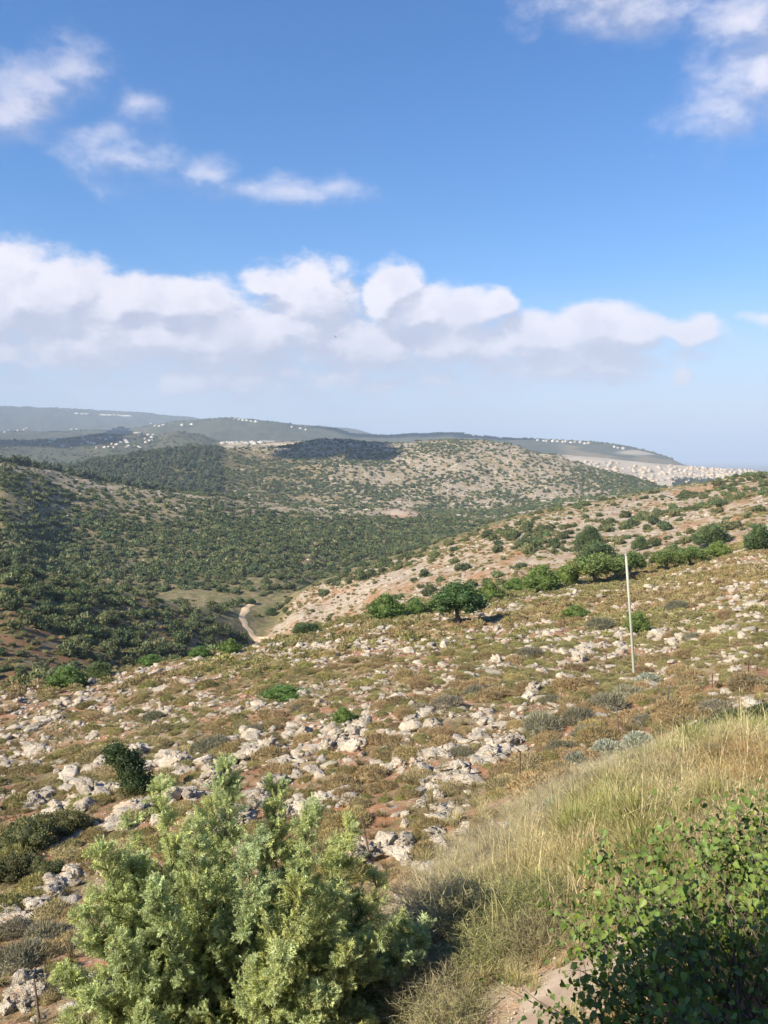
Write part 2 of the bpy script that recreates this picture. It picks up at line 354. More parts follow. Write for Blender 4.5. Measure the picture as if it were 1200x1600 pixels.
# scatter object: its own mesh holds the variants and the places; nodes put one on each place
def scatter(name, protos, P, idx, rot, scl, mat, label, cat):
    Vs, Ts, Cs, ids, off = [], [], [], [], 0
    for k, (v, t, c) in enumerate(protos):
        Vs.append(v); Ts.append(t + off); Cs.append(c); ids.append(np.full(len(v), k)); off += len(v)
    n = len(P); z3 = np.zeros((off, 3))
    Vs.append(P); Cs.append(np.ones((n, 3))); ids.append(np.full(n, -1))
    me = mesh_np(name, np.concatenate(Vs), np.concatenate(Ts), mat, np.concatenate(Cs), attrs={
        'proto': ('INT', np.concatenate(ids).astype(np.int32)), 'idx': ('INT', np.concatenate([np.zeros(off), idx]).astype(np.int32)),
        'rot': ('FLOAT_VECTOR', np.concatenate([z3, rot]).astype(np.float32)), 'scl': ('FLOAT_VECTOR', np.concatenate([z3, scl]).astype(np.float32))})
    o = link(name, me); tag(o, label, cat, kind='stuff')
    ng = bpy.data.node_groups.new(name + '_scatter', 'GeometryNodeTree')
    ng.interface.new_socket('Geometry', in_out='INPUT', socket_type='NodeSocketGeometry'); ng.interface.new_socket('Geometry', in_out='OUTPUT', socket_type='NodeSocketGeometry')
    N = ng.nodes; L = ng.links; gin = N.new('NodeGroupInput'); gout = N.new('NodeGroupOutput')
    def na(nm, typ): q = N.new('GeometryNodeInputNamedAttribute'); q.data_type = typ; q.inputs[0].default_value = nm; return q.outputs[0]
    pa = na('proto', 'INT')
    def sep(k):
        cmp_ = N.new('FunctionNodeCompare'); cmp_.data_type = 'INT'; cmp_.operation = 'EQUAL'; L.new(pa, cmp_.inputs[2]); cmp_.inputs[3].default_value = k
        s = N.new('GeometryNodeSeparateGeometry'); s.domain = 'POINT'; L.new(gin.outputs[0], s.inputs[0]); L.new(cmp_.outputs[0], s.inputs[1]); return s.outputs[0]
    g2i = N.new('GeometryNodeGeometryToInstance')
    for k in range(len(protos)): L.new(sep(k), g2i.inputs[0])
    iop = N.new('GeometryNodeInstanceOnPoints'); L.new(sep(-1), iop.inputs['Points']); L.new(g2i.outputs[0], iop.inputs['Instance'])
    iop.inputs['Pick Instance'].default_value = True; L.new(na('idx', 'INT'), iop.inputs['Instance Index'])
    L.new(na('rot', 'FLOAT_VECTOR'), iop.inputs['Rotation']); L.new(na('scl', 'FLOAT_VECTOR'), iop.inputs['Scale'])
    L.new(iop.outputs[0], gout.inputs[0])
    md = o.modifiers.new('scatter', 'NODES'); md.node_group = ng
    return o

# ------------------------------------------------------------------ materials
def foliage_mat(name, hue_var=0.03, val_lo=.75, val_hi=1.25, trans=0.25, sat=1.0, patch=None, rough=.65):
    m, n = new_mat(name)
    col = n.attr('col').outputs[0]
    rnd = n.n('ShaderNodeObjectInfo').outputs['Random']
    rnd2 = n.m('FRACT', n.m('MULTIPLY', rnd, 37.7))
    if patch:
        f = n.ss(rnd2, patch[1], patch[2]); col = n.mix(f, col, n.mix(1.0, col, patch[0], 'MULTIPLY'))
    h = n.n('ShaderNodeHueSaturation', {'Hue': n.m('MULTIPLY_ADD', rnd2, hue_var * 2, .5 - hue_var), 'Saturation': sat, 'Value': n.m('MULTIPLY_ADD', rnd, val_hi - val_lo, val_lo), 'Color': col}).outputs[0]
    d = n.n('ShaderNodeBsdfPrincipled', {'Base Color': h, 'Roughness': rough, 'Specular IOR Level': .25}).outputs[0]
    if trans > 0:
        t = n.n('ShaderNodeBsdfTranslucent', {'Color': n.mix(1.0, h, (1.1, 1.25, .6), 'MULTIPLY')}).outputs[0]
        d = n.n('ShaderNodeMixShader', {0: trans, 1: d, 2: t}).outputs[0]
    n.n('ShaderNodeOutputMaterial', {0: d}); return m
M_cush = foliage_mat('cushion_leaves', .009, .70, 1.25, .12)
M_greyshrub = foliage_mat('grey_shrub_leaves', .015, .8, 1.2, .1)
M_bush = foliage_mat('bush_leaves', .025, .65, 1.35, .15)
M_tree = foliage_mat('tree_leaves', .02, .9, 1.15, .22)
M_pine = foliage_mat('pine_needles', .015, .75, 1.2, .1)
M_jun = foliage_mat('juniper_sprays', .0, 1, 1, .18)
M_grass = foliage_mat('grass_blades', .02, .8, 1.25, .3)
M_twig = foliage_mat('dry_twigs', .01, .85, 1.15, 0)
M_leaf = foliage_mat('broad_leaves', .018, .75, 1.3, .3, rough=.42)
M_bark, n = new_mat('bark')
tcb = n.n('ShaderNodeTexCoord').outputs['Object']
nb = n.noise(tcb, 14, 5)
n.n('ShaderNodeOutputMaterial', {0: n.n('ShaderNodeBsdfPrincipled', {'Base Color': n.mix(nb, (.05, .035, .025), (.20, .16, .12)), 'Roughness': .9, 'Normal': n.n('ShaderNodeBump', {'Height': nb, 'Strength': .6}).outputs[0]}).outputs[0]})

# limestone: cream and grey, dark lichen, orange soil stains at the base
M_rock, n = new_mat('limestone')
geo = n.n('ShaderNodeNewGeometry'); pos = geo.outputs['Position']
oi = n.n('ShaderNodeObjectInfo').outputs['Random']
n1 = n.noise(pos, 2.2, 5, .6); n2 = n.noise(pos, 9, 6, .65); n3 = n.noise(pos, 34, 4, .6)
c = n.mix(n.ss(n1, .35, .65), (.47, .40, .31), (.575, .52, .43))
c = n.mix(n.ss(n2, .48, .64), c, (.36, .335, .295))
c = n.mix(n.m('MULTIPLY', n.ss(n2, .64, .74), .7), c, (.17, .155, .14))
c = n.mix(n.m('MULTIPLY', n.ss(n.noise(pos, 3.1, 4, .6, .5), .57, .70), .7), c, (.50, .30, .18))
c = n.mix(1.0, c, n.n('ShaderNodeCombineColor', {0: n.m('MULTIPLY_ADD', oi, .35, .82), 1: n.m('MULTIPLY_ADD', oi, .33, .82), 2: n.m('MULTIPLY_ADD', oi, .32, .81)}).outputs[0], 'MULTIPLY')
vor = n.n('ShaderNodeTexVoronoi', {'Vector': pos, 'Scale': 16.0}, feature='DISTANCE_TO_EDGE').outputs[0]
hgt = n.m('ADD', n.m('MULTIPLY', n2, 1.2), n.m('ADD', n.m('MULTIPLY', n3, .45), n.m('MULTIPLY', n.ss(vor, 0, .12), .25)))
bmp = n.n('ShaderNodeBump', {'Height': hgt, 'Strength': .8, 'Distance': .08}).outputs[0]
n.n('ShaderNodeOutputMaterial', {0: n.n('ShaderNodeBsdfPrincipled', {'Base Color': c, 'Roughness': .92, 'Specular IOR Level': .2, 'Normal': bmp}).outputs[0]})

# terrain
M_ter, n = new_mat('hill_ground')
za = n.attr('col'); zs = n.n('ShaderNodeSeparateColor', {0: za.outputs[0]})
rocky, red, green, wood = zs.outputs[0], zs.outputs[1], zs.outputs[2], za.outputs['Alpha']
pos = n.n('ShaderNodeNewGeometry').outputs['Position']
dist = n.v('LENGTH', pos)
strata = n.v('MULTIPLY', pos, (.05, .05, .45))
a1 = n.noise(pos, 1.4, 6, .6); a2 = n.noise(pos, .33, 5, .6); a3 = n.noise(pos, 6.5, 5, .65); a4 = n.noise(pos, .06, 6, .62); a5 = n.noise(strata, 1.0, 6, .62)
base = n.mix(n.ss(a1, .35, .65), (.19, .145, .08), (.34, .265, .155))
base = n.mix(n.m('MULTIPLY', n.ss(a2, .38, .6), n.m('MINIMUM', n.m('MULTIPLY', green, 1.4), 1.0)), base, (.145, .135, .055))
base = n.mix(n.ss(n.m('ADD', n.m('ADD', a2, n.m('MULTIPLY', a1, .5)), n.m('MULTIPLY', red, .55)), .98, 1.12), base, (.30, .15, .08))
nearg = n.m('ADD', n.m('MULTIPLY', a3, .75), n.m('ADD', n.m('MULTIPLY', a1, .5), n.m('MULTIPLY', rocky, .62)))
grav = n.ss(nearg, .98, 1.12)
far = n.ss(dist, 140, 260)
farg = n.ss(n.m('ADD', n.m('MULTIPLY', a4, .6), n.m('ADD', n.m('MULTIPLY', a5, .55), n.m('ADD', n.m('MULTIPLY', a2, .5), n.m('MULTIPLY', rocky, .62)))), 1.10, 1.30)
gv = n.mix(n.ss(n.m('ADD', n.m('MULTIPLY', a1, .5), n.m('MULTIPLY', a2, .5)), .40, .60), (.255, .20, .145), (.40, .345, .275))
base = n.mix(n.n('ShaderNodeMix', {0: far, 2: grav, 3: farg}).outputs[0], base, gv)
vg = n.ss(n.m('ADD', n.m('MULTIPLY', a4, .5), n.m('MULTIPLY', a2, .5)), .42, .58)
base = n.mix(n.m('MULTIPLY', wood, n.m('MULTIPLY_ADD', vg, .3, .7)), base, n.mix(n.ss(n.m('ADD', n.m('MULTIPLY', n.noise(pos, .012, 5, .65), .6), n.m('MULTIPLY', a4, .4)), .44, .58), (.014, .032, .020), n.mix(vg, (.030, .050, .028), (.062, .075, .042))))
pale = n.attr('pale').outputs['Fac']
base = n.mix(n.m('MULTIPLY', pale, n.m('MULTIPLY_ADD', a4, .5, .6)), base, (.52, .44, .33))
bmp = n.n('ShaderNodeBump', {'Height': n.m('ADD', a3, n.m('MULTIPLY', a1, 1.3)), 'Strength': .7, 'Distance': .12}).outputs[0]
n.n('ShaderNodeOutputMaterial', {0: n.n('ShaderNodeBsdfPrincipled', {'Base Color': base, 'Roughness': .95, 'Specular IOR Level': .15, 'Normal': bmp}).outputs[0]})

# ------------------------------------------------------------------ terrain mesh with soil masks
PXg, PYg = project(Xg, Yg, ZG)
def seg(k0, k1, soft=.03):
    r0, r1 = RK[k0][None, :], RK[k1][None, :]
    return smooth(Rg / r0, 1 - soft, 1 + soft) * (1 - smooth(Rg / r1, 1 - soft, 1 + soft))
def blob(cx, cy, rx, ry, soft=.3): return 1 - smooth(np.hypot((PXg - cx) / rx, (PYg - cy) / ry), 1 - soft, 1 + soft)
big = fbm(Xg * .02, Yg * .02, 21)
near_z = 1 - smooth(Rg / RK[7][None], .97, 1.05)
rock_m = near_z * .55; red_m = near_z * .55; green_m = near_z * .45; wood_m = 0 * Rg; pale_m = 0 * Rg
zone = seg(7, 10)
spur = zone * smooth(PXg, 370, 430); lspur = zone * (1 - smooth(PXg, 330, 400))
rock_m += spur * .66; red_m += spur * .62; green_m += spur * .75
rock_m += lspur * .18; red_m += lspur * .5; green_m += lspur * .9; wood_m += lspur * .35
z2 = seg(10, 12); wood_m += z2 * .3; green_m += z2 * .8; red_m += z2 * .2; rock_m += z2 * .1
z3 = seg(12, 13); t3 = np.clip((Rg - RK[12]) / (RK[13] - RK[12]), 0, 1)
rock_m += z3 * (.2 + .45 * t3); green_m += z3 * .8; wood_m += z3 * (.35 * (1 - t3)); red_m += z3 * .3
z4 = seg(13, 15); rock_m += z4 * (.38 + .25 * smooth(PXg, 420, 600)); green_m += z4 * 1.0; red_m += z4 * .35
wood_m += z4 * (1 - smooth(PXg, 330, 460)) * .6
z5 = seg(15, 17); wood_m += z5 * (1 - smooth(PXg, 800, 900)) * .95
fld = blob(420, 696, 75, 8); wood_m *= (1 - fld * .9); pale_m += fld * (smooth(fbm(Xg * .006, ZG * .22, 5), .5, .58))
twn = z5 * smooth(PXg, 850, 900); rock_m += twn * .8; pale_m += twn * .75 * smooth(fbm(Xg * .01, Yg * .01, 5), .2, .45)
z6 = smooth(Rg / RK[17][None], .99, 1.02); wood_m += z6 * .95 * (1 - .6 * smooth(Rg, 9000, 12000)); 
rg6 = seg(18, 19) * (smooth(PXg, 860, 900)); wood_m -= rg6 * .6 * smooth(fbm(Xg * .004, Yg * .004, 9), .42, .52)
pale_m += blob(1005, 707, 40, 4) * seg(18, 19) * .8
pale_m += blob(626, 802, 26, 5) * .55; red_m += blob(626, 802, 30, 8)
pale_m = np.clip(pale_m, 0, 1)
pm = blob(800, 1560, 130, 70, .4); pale_m = np.maximum(pale_m, pm * .45 * (Rg < 14))
cols = np.stack([rock_m, red_m, green_m, wood_m], -1).clip(0, 1.3).reshape(-1, 4)
V = np.stack([Xg, Yg, ZG], -1).reshape(-1, 3)
ii, jj = np.meshgrid(np.arange(NR - 1), np.arange(NA - 1), indexing='ij'); b0 = (ii * NA + jj).ravel()
T = np.stack([b0, b0 + 1, b0 + NA + 1, b0 + NA], -1)
# centre disc under the house
me = mesh_np('ground', V, T, M_ter, cols, True, {'pale': ('FLOAT', pale_m.ravel().astype(np.float32))})
tag(link('ground', me), 'rocky hillsides and valleys running out to the coastal plain', kind='structure')

# haze
hm, n = new_mat('haze_air')
pv = n.n('ShaderNodeVolumePrincipled', {'Color': (.64, .79, 1.0, 1), 'Density': HAZE_DENSITY, 'Anisotropy': -.05})
n.n('ShaderNodeOutputMaterial', {1: pv.outputs[0]})
hv = np.array([[x, y, z] for x in (-42000, 42000) for y in (-42000, 42000) for z in (-230, 560)], float)
hf = np.array([[0, 1, 3, 2], [4, 6, 7, 5], [0, 4, 5, 1], [2, 3, 7, 6], [0, 2, 6, 4], [1, 5, 7, 3]])
tag(link('haze', mesh_np('haze', hv, hf, hm)), 'thin blue daylight haze filling the valley air', kind='stuff')

# ------------------------------------------------------------------ plant and rock shapes (each about 1 unit wide)
def leaf_cards(P, Nrm, size, col, colvar, elong=1.0):
    """one bent leaf (2 triangles) at every point, roughly facing its normal"""
    n = len(P); v = np.array([[-.5, 0, 0], [.5, 0, 0], [0, .75 * elong, .12], [0, -.75 * elong, .12]]); t = np.array([[0, 1, 2], [1, 0, 3]])
    c = np.tile(np.array(col, float), (4, 1))
    M = frame_from(Nrm + rng.normal(scale=.75, size=(n, 3)))
    M = M * (size * rng.uniform(.6, 1.3, n))[:, None, None]
    k = rng.uniform(1 - colvar, 1 + colvar, n); warm = rng.normal(0, colvar * .35, n)
    cc = np.stack([k * (1 + warm), k, k * (1 - warm)], 1).clip(.2, 3)
    return tile(v, t, c, M, P, cc)
def crown(nleaf, lobes, size, col, colvar=.35, core=.78, flat=.0, sub=2):
    """irregular crown: lobes = (x, y, z, radius, height factor)"""
    parts = []; lobes = np.array(lobes); wgt = lobes[:, 3] ** 2; cnt = (wgt / wgt.sum() * nleaf).astype(int)
    for (x, y, z, r, hf), n_ in zip(lobes, cnt):
        d = rng.normal(size=(n_, 3)); d /= np.linalg.norm(d, axis=1, keepdims=True)
        bump = .55 + .8 * fbm(d[:, 0] * 2.6 + x * 3, d[:, 1] * 2.6 + y * 5, d[:, 2] * 2.6, 3)
        rad = r * bump * rng.uniform(.62, 1.16, n_)
        P = d * rad[:, None] * [1, 1, hf] + [x, y, z]
        k = P[:, 2] > flat; parts.append(leaf_cards(P[k], d[k] + [0, 0, .4], size, col, colvar))
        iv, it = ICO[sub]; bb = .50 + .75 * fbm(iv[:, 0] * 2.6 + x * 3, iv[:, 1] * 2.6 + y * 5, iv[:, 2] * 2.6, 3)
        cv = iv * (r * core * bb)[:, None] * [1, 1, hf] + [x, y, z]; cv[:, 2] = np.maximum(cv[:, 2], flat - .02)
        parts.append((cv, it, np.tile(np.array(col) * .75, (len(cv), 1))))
    return join(parts)
def lobes(n, spread, rr, z0=.3, hf=.8, seed=0):
    q = np.random.default_rng(seed); L = [(0, 0, z0, rr, hf)]
    for i in range(n):
        a = q.uniform(0, 6.28); s = q.uniform(.5, 1) * spread; r = rr * q.uniform(.5, .85)
        L.append((s * math.cos(a), s * math.sin(a), z0 + q.uniform(-.35, .35) * rr, r, hf * q.uniform(.85, 1.1)))
    return L
def cushion(nb, blade, h, col, spread=1.0, wire=.5, top=None):
    """low dome of stiff little shoots"""
    d = rng.normal(size=(nb, 3)); d[:, 2] = np.abs(d[:, 2]); d /= np.linalg.norm(d, axis=1, keepdims=True)
    bump = .7 + .55 * fbm(d[:, 0] * 2.5 + nb, d[:, 1] * 2.5, d[:, 2] * 2, 3)
    P = d * (.46 * bump * rng.uniform(.8, 1.0, nb))[:, None] * [1, 1, 2 * h]
    v = np.array([[-.5, 0, 0], [.5, 0, 0], [0.1, 1, .05]]); t = np.array([[0, 1, 2]])
    dd = d * [1, 1, 1.0] + [0, 0, .5] + rng.normal(scale=.45, size=(nb, 3))
    M = frame_from(dd) * rng.uniform(.6, 1.3, nb)[:, None, None]; M = M * np.array([blade * wire, blade, blade])[None, None, :]
    k = rng.uniform(.6, 1.4, nb); k2 = rng.normal(0, .08, nb)
    c = np.tile(np.array(col, float), (3, 1))
    if top is not None: c[2] = top
    parts = [tile(v, t, c, M, P, np.stack([k * (1 + k2), k, k * (1 - k2)], 1))]
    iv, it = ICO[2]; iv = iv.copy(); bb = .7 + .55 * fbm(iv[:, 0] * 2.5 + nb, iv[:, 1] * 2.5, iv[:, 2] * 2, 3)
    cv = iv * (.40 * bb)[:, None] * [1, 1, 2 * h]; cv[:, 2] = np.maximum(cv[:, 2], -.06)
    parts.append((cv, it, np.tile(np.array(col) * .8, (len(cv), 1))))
    return join(parts)
def rock(seed, flat, sub=3, craggy=1.0, tall=1.0):
    iv, it = ICO[sub]; v = iv.copy(); s = seed * 13.7
    n1_ = fbm(v[:, 0] * 1.1 + s, v[:, 1] * 1.1, v[:, 2] * 1.1, 3)
    cell = np.abs(fbm(v[:, 0] * 2.6 + s, v[:, 1] * 2.6 + 3, v[:, 2] * 2.6, 3) - .5) * 2
    cell2 = np.abs(fbm(v[:, 0] * 6 + s, v[:, 1] * 6 + 3, v[:, 2] * 6, 2) - .5) * 2
    r = .5 * (.50 + 1.0 * n1_) - craggy * (.26 * (1 - cell) ** 4 + .10 * (1 - cell2) ** 3) + .14
    if sub == 4: r = r - craggy * .05 * (1 - np.abs(fbm(v[:, 0] * 9 + s, v[:, 1] * 9, v[:, 2] * 9, 3) - .5) * 2) ** 3 + .03 + .05 * (fbm(v[:, 0] * 20, v[:, 1] * 20, v[:, 2] * 20, 2) - .5)
    v = v * r[:, None]
    q = np.random.default_rng(seed)
    for _ in range(11):                                   # broken faces
        d = q.normal(size=3); d /= np.linalg.norm(d); off = q.uniform(.20, .36); p = v @ d; k = p > off
        v[k] -= np.outer((p[k] - off) * .95, d)
    v *= [q.uniform(.9, 1.25), q.uniform(.75, 1.0), flat * tall]
    v[:, 2] = np.where(v[:, 2] < -.18, -.18 + (v[:, 2] + .18) * .2, v[:, 2])
    return v, it, np.ones((len(v), 3))

ROCKS = [rock(i, f, 3, c_, 1) for i, (f, c_) in enumerate([(.8, 1.2), (.6, 1.1), (.95, 1.3), (.5, .7), (.7, 1.4), (.42, .8), (1.15, 1.1), (.62, .5), (.8, 1.0), (.36, .9)])]
PEBB = [rock(30 + i, .6, 1, .5) for i in range(4)]
SMALLR = [rock(50 + i, f, 2, 1.0) for i, f in enumerate([.7, .55, .9, .45, .75])]
CUSH_COL = [(.31, .245, .115), (.285, .245, .10), (.305, .225, .12), (.25, .225, .10), (.37, .305, .165), (.26, .245, .09)]
CUSH = [cushion(2200, .065, .36, c_, wire=.26) for c_ in CUSH_COL]
CUSHF = [cushion(260, .14, .36, c_, wire=.45) for c_ in CUSH_COL]
GREYC = [(.24, .22, .155), (.215, .205, .135), (.265, .24, .17)]
GREY = [cushion(3000, .09, .42, c_, wire=.16, top=(.19, .18, .13)) for c_ in GREYC]
BUSH_COL = [(.105, .135, .055), (.130, .152, .062), (.090, .118, .052), (.155, .165, .075)]
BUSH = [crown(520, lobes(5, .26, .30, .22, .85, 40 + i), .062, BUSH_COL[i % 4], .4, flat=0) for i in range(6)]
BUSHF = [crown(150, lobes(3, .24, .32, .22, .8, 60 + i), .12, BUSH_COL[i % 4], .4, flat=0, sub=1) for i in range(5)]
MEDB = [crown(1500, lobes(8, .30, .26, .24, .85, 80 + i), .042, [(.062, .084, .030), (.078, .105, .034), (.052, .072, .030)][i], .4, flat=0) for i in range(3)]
def conifer(nl, col, seed):
    q = np.random.default_rng(seed); z = q.uniform(.12, 1, nl) ** .9; a = q.uniform(0, 6.28, nl)
    r = (1 - z) ** .75 * .30 * q.uniform(.5, 1.1, nl) + .02
    P = np.stack([r * np.cos(a), r * np.sin(a), z], 1)
    parts = [leaf_cards(P, P * [1, 1, 0] + [0, 0, .25], .07, col, .3)]
    cv, ct, cc = tube([(0, 0, -.03), (0, 0, .5), (0, 0, .97)], [.04, .12, .01], 6, np.array(col) * .7); parts.append((cv, ct, cc)); return join(parts)
CONI = [conifer(170, (.06, .08, .045), i) for i in range(3)]
PINE = [crown(200, [(0, 0, .35, .36, 1.0), (.15, .1, .55, .24, 1.0), (-.16, 0, .45, .24, 1.0), (0, -.15, .25, .26, 1.0)], .10, (.10, .122, .066), .35, flat=0, sub=1) for i in range(3)]

# ------------------------------------------------------------------ what stands where (pixels of the photograph give the ground point)
NOUN = [(985, 1010, 'the pale pole'), (935, 1110, 'the pointed upright rock'), (1043, 1100, 'the rusty fence posts'), (715, 975, 'the lone dark tree'), (350, 1250, 'the juniper top'), (60, 1300, 'the dark scrub'), (205, 1215, 'the leaning dark bush'),
        (345, 1060, 'the low stone row'), (445, 1090, 'the bright green mat'), (536, 1120, 'the bright green round bush'), (585, 1320, 'the thin bent post'), (845, 915, 'the tree row'), (105, 1065, 'the lower brow tree'), (900, 960, 'the low green slope bush'), (898, 1195, 'the silvery upright shrub'), (603, 955, 'the bright bushy tree'), (1060, 880, 'the umbrella shaped tree')]
HNOUN = [(400, 990, 'the dirt track'), (300, 936, 'the valley meadow'), (603, 950, 'the bright bushy tree'), (715, 930, 'the lone dark tree'), (845, 890, 'the tree row'), (922, 845, 'the lone round spur bush'), (985, 870, 'the pole top'), (1112, 840, 'the wide dull tree'), (1186, 840, 'the right-edge tree'), (105, 1060, 'the lower brow tree'), (0, 890, 'the left spur top'), (200, 930, 'the left spur crest'), (800, 815, 'the spur skyline'), (1100, 760, 'the upper spur skyline'), (500, 915, 'the low end of the stony spur'), (30, 980, 'the left spur flank')]
def rel(px, py, nouns):
    n_ = min(nouns, key=lambda l: math.hypot(l[0] - px, (l[1] - py) * 1.3)); dx, dy = px - n_[0], (py - n_[1]) * 1.3; d = math.hypot(dx, dy)
    w_ = ('right at ' if d < 14 else ('just ' if d < 35 else '' if d < 80 else 'well ') + (('right of ' if dx > 0 else 'left of ') if abs(dx) > abs(dy) else ('below ' if dy > 0 else 'above ')))
    return w_ + n_[2]
LAND = [(985, 1000, 'beside the pale pole'), (935, 1120, 'by the rusty fence'), (715, 985, 'below the lone dark tree'), (350, 1250, 'behind the blue-green juniper'),
        (60, 1290, 'by the dark scrub'), (205, 1215, 'near the leaning dark bush'), (345, 1060, 'along the low stone row'), (445, 1110, 'near the bright green mat'),
        (535, 1150, 'near the bright green round bush'), (600, 1310, 'beside the thin bent post'), (60, 1480, 'down by the juniper foot'), (700, 1200, 'on the open red soil'),
        (1130, 1020, 'on the upper stony slope'), (100, 1130, 'on the lower stony slope'), (560, 1020, 'near the slope brow')]
def near_land(px, py):
    return min(LAND, key=lambda l: math.hypot(l[0] - px, l[1] - py))[2]

# trees and single bushes: px, py of the base, pixel height, pixel width, shape, leaf variant, words
def sub_crown(name, variant, nleaf, lob, leaf, col, flat=0.0):
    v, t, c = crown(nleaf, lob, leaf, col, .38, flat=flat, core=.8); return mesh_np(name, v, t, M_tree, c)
TREE_M = {
 'carob': (sub_crown('crown_round', 0, 5200, [(0, 0, .60, .29, 1.0), (-.24, .02, .54, .22, .9), (.25, 0, .56, .22, .9), (.12, -.2, .62, .2, .9), (-.12, .2, .66, .22, .9), (.0, .0, .8, .2, .9), (.15, .05, .76, .17, .8), (-.14, -.18, .58, .2, .7), (.36, .05, .42, .13, .8), (-.38, 0, .42, .14, .8), (.2, -.15, .40, .18, .8), (-.2, -.12, .38, .18, .8), (0, .2, .42, .2, .8)], .030, (.075, .125, .040), .16), .32),
 'bushy': (sub_crown('crown_bushy', 1, 4600, [(0, 0, .4, .34, 1.0), (-.25, 0, .34, .24, 1.1), (.26, .03, .36, .24, 1.1), (.1, -.2, .32, .22, 1.1), (-.08, .2, .55, .22, 1.1), (.02, 0, .68, .2, 1.1), (.3, -.1, .2, .16, 1)], .034, (.135, .20, .052), .0), .1),
 'wide': (sub_crown('crown_wide', 2, 4800, [(0, 0, .52, .24, 1.1), (-.25, .03, .5, .2, 1.2), (.25, 0, .52, .21, 1.1), (-.4, 0, .38, .11, 1.2), (.4, 0, .42, .13, 1.2), (.1, .15, .62, .2, 1.1), (-.1, -.16, .48, .2, 1.1)], .030, (.145, .195, .06), .12), .2),
 'dark': (sub_crown('crown_dark', 3, 5200, [(0, 0, .42, .32, 1.15), (.24, 0, .34, .24, 1.2), (-.24, .05, .38, .24, 1.2), (-.05, -.1, .66, .22, 1.2), (.1, .15, .6, .22, 1.1), (.3, .1, .2, .18, 1.1), (-.34, 0, .2, .15, 1.1)], .032, (.105, .145, .056), -.02), .1),
 'lean': (sub_crown('crown_lean', 4, 5200, [(.05, 0, .25, .28, .9), (.25, 0, .16, .22, .8), (-.02, 0, .45, .24, .9), (-.14, 0, .64, .22, .8), (-.26, .05, .80, .19, .7), (-.05, .1, .62, .2, .8), (-.3, 0, .7, .15, .7)], .026, (.065, .10, .038), -.02), .1),
}
def trunk_mesh(kind):
    fork = {'carob': .34, 'bushy': .2, 'wide': .26, 'dark': .2, 'lean': .15}[kind]
    parts = [tube([(0.02, 0, -.12), (0, 0, fork * .5), (-.02, .01, fork)], [.055, .04, .034], 7)]
    for a, s, zt in ((0.3, .2, .6), (2.2, .22, .62), (4.2, .18, .66), (5.3, .2, .58), (1.3, .1, .7)):
        parts.append(tube([(-.02, .01, fork - .02), (s * .5 * math.cos(a), s * .5 * math.sin(a), (fork + zt) / 2), (s * math.cos(a), s * math.sin(a), zt)], [.028, .02, .008], 5))
    return mesh_np('trunk_' + kind, *join(parts)[:2], M_bark)
TRUNK_M = {k: trunk_mesh(k) for k in TREE_M}
TREES = [
 (715, 973, 64, 92, 'carob', 'lone round dark green tree with a bare forked trunk on the near slope brow', 'tree'),
 (603, 968, 44, 66, 'bushy', 'bright green bushy tree at the brow left of the lone dark tree', 'tree'),
 (650, 962, 30, 34, 'bushy', 'small green bush tucked between the bright bushy tree and the lone dark tree', 'bush'),
 (766, 940, 34, 52, 'bushy', 'pale green tree leaning out just right of the lone dark tree', 'tree'),
 (845, 925, 46, 58, 'bushy', 'rounded bright green tree at the left end of the tree row left of the pole', 'tree'),
 (806, 925, 24, 44, 'bushy', 'low flat green bush between the lone tree and the tree row', 'bush'),
 (884, 914, 34, 42, 'bushy', 'middle-sized dull green tree second in the row left of the pole', 'tree'),
 (930, 912, 52, 86, 'wide', 'broad spreading green tree in the row just left of the pole', 'tree'),
 (935, 888, 44, 70, 'dark', 'darker taller tree standing behind the broad tree left of the pole', 'tree'),
 (984, 902, 46, 44, 'wide', 'green tree crown directly behind the pale pole top', 'tree'),
 (1042, 891, 36, 50, 'wide', 'umbrella shaped tree with a visible crooked trunk right of the pole', 'tree'),
 (1078, 884, 34, 46, 'wide', 'light green tree touching the umbrella shaped tree on its right', 'tree'),
 (1122, 871, 26, 38, 'bushy', 'small round tree third to the right of the pole', 'tree'),
 (1112, 852, 34, 60, 'dark', 'dull green wide tree on the rise behind the small round tree', 'tree'),
 (922, 852, 32, 38, 'dark', 'dark round bush alone on the pale stony spur', 'bush'),
 (1000, 860, 24, 26, 'dark', 'small dark round bush on the spur above the tree right of the pole', 'bush'),
 (1186, 860, 40, 44, 'dark', 'dark tree at the right edge of the photo on the slope crest', 'tree'),
 (996, 992, 38, 40, 'bushy', 'bright green bush growing right behind the pale pole', 'bush'),
 (208, 1243, 84, 92, 'lean', 'dark green leaning bush among pale rocks behind the juniper', 'bush'),
 (536, 1130, 28, 36, 'bushy', 'small bright green round bush among grey rocks mid slope', 'bush'),
 (105, 1074, 34, 58, 'bushy', 'bright green bushy tree at the lower left brow', 'tree'),
 (155, 1060, 26, 42, 'dark', 'dull green bush just right of the tree at the lower left brow', 'bush'),
 (312, 1028, 20, 34, 'bushy', 'small bright bush poking over the brow left of the dirt track', 'bush'),
 (360, 1022, 26, 34, 'bushy', 'bright yellow-green bush poking over the brow beside the dirt track', 'bush'),
 (235, 1040, 18, 44, 'bushy', 'low bright shrub along the lower brow', 'bush'),
 (480, 992, 20, 52, 'dark', 'low dark thicket at the spur foot right of the dirt track', 'bush'),
 (424, 962, 14, 20, 'dark', 'small round dark bush in the meadow beside the dirt track', 'bush'),
 (392, 944, 10, 18, 'dark', 'tiny round bush at the bend of the dirt track', 'bush'),
 (900, 966, 22, 44, 'bushy', 'low green bush on the slope left of the pole', 'bush'),
 (445, 1092, 22, 78, 'bushy', 'flat bright green mat of leaves on the brown slope', 'bush'),
]
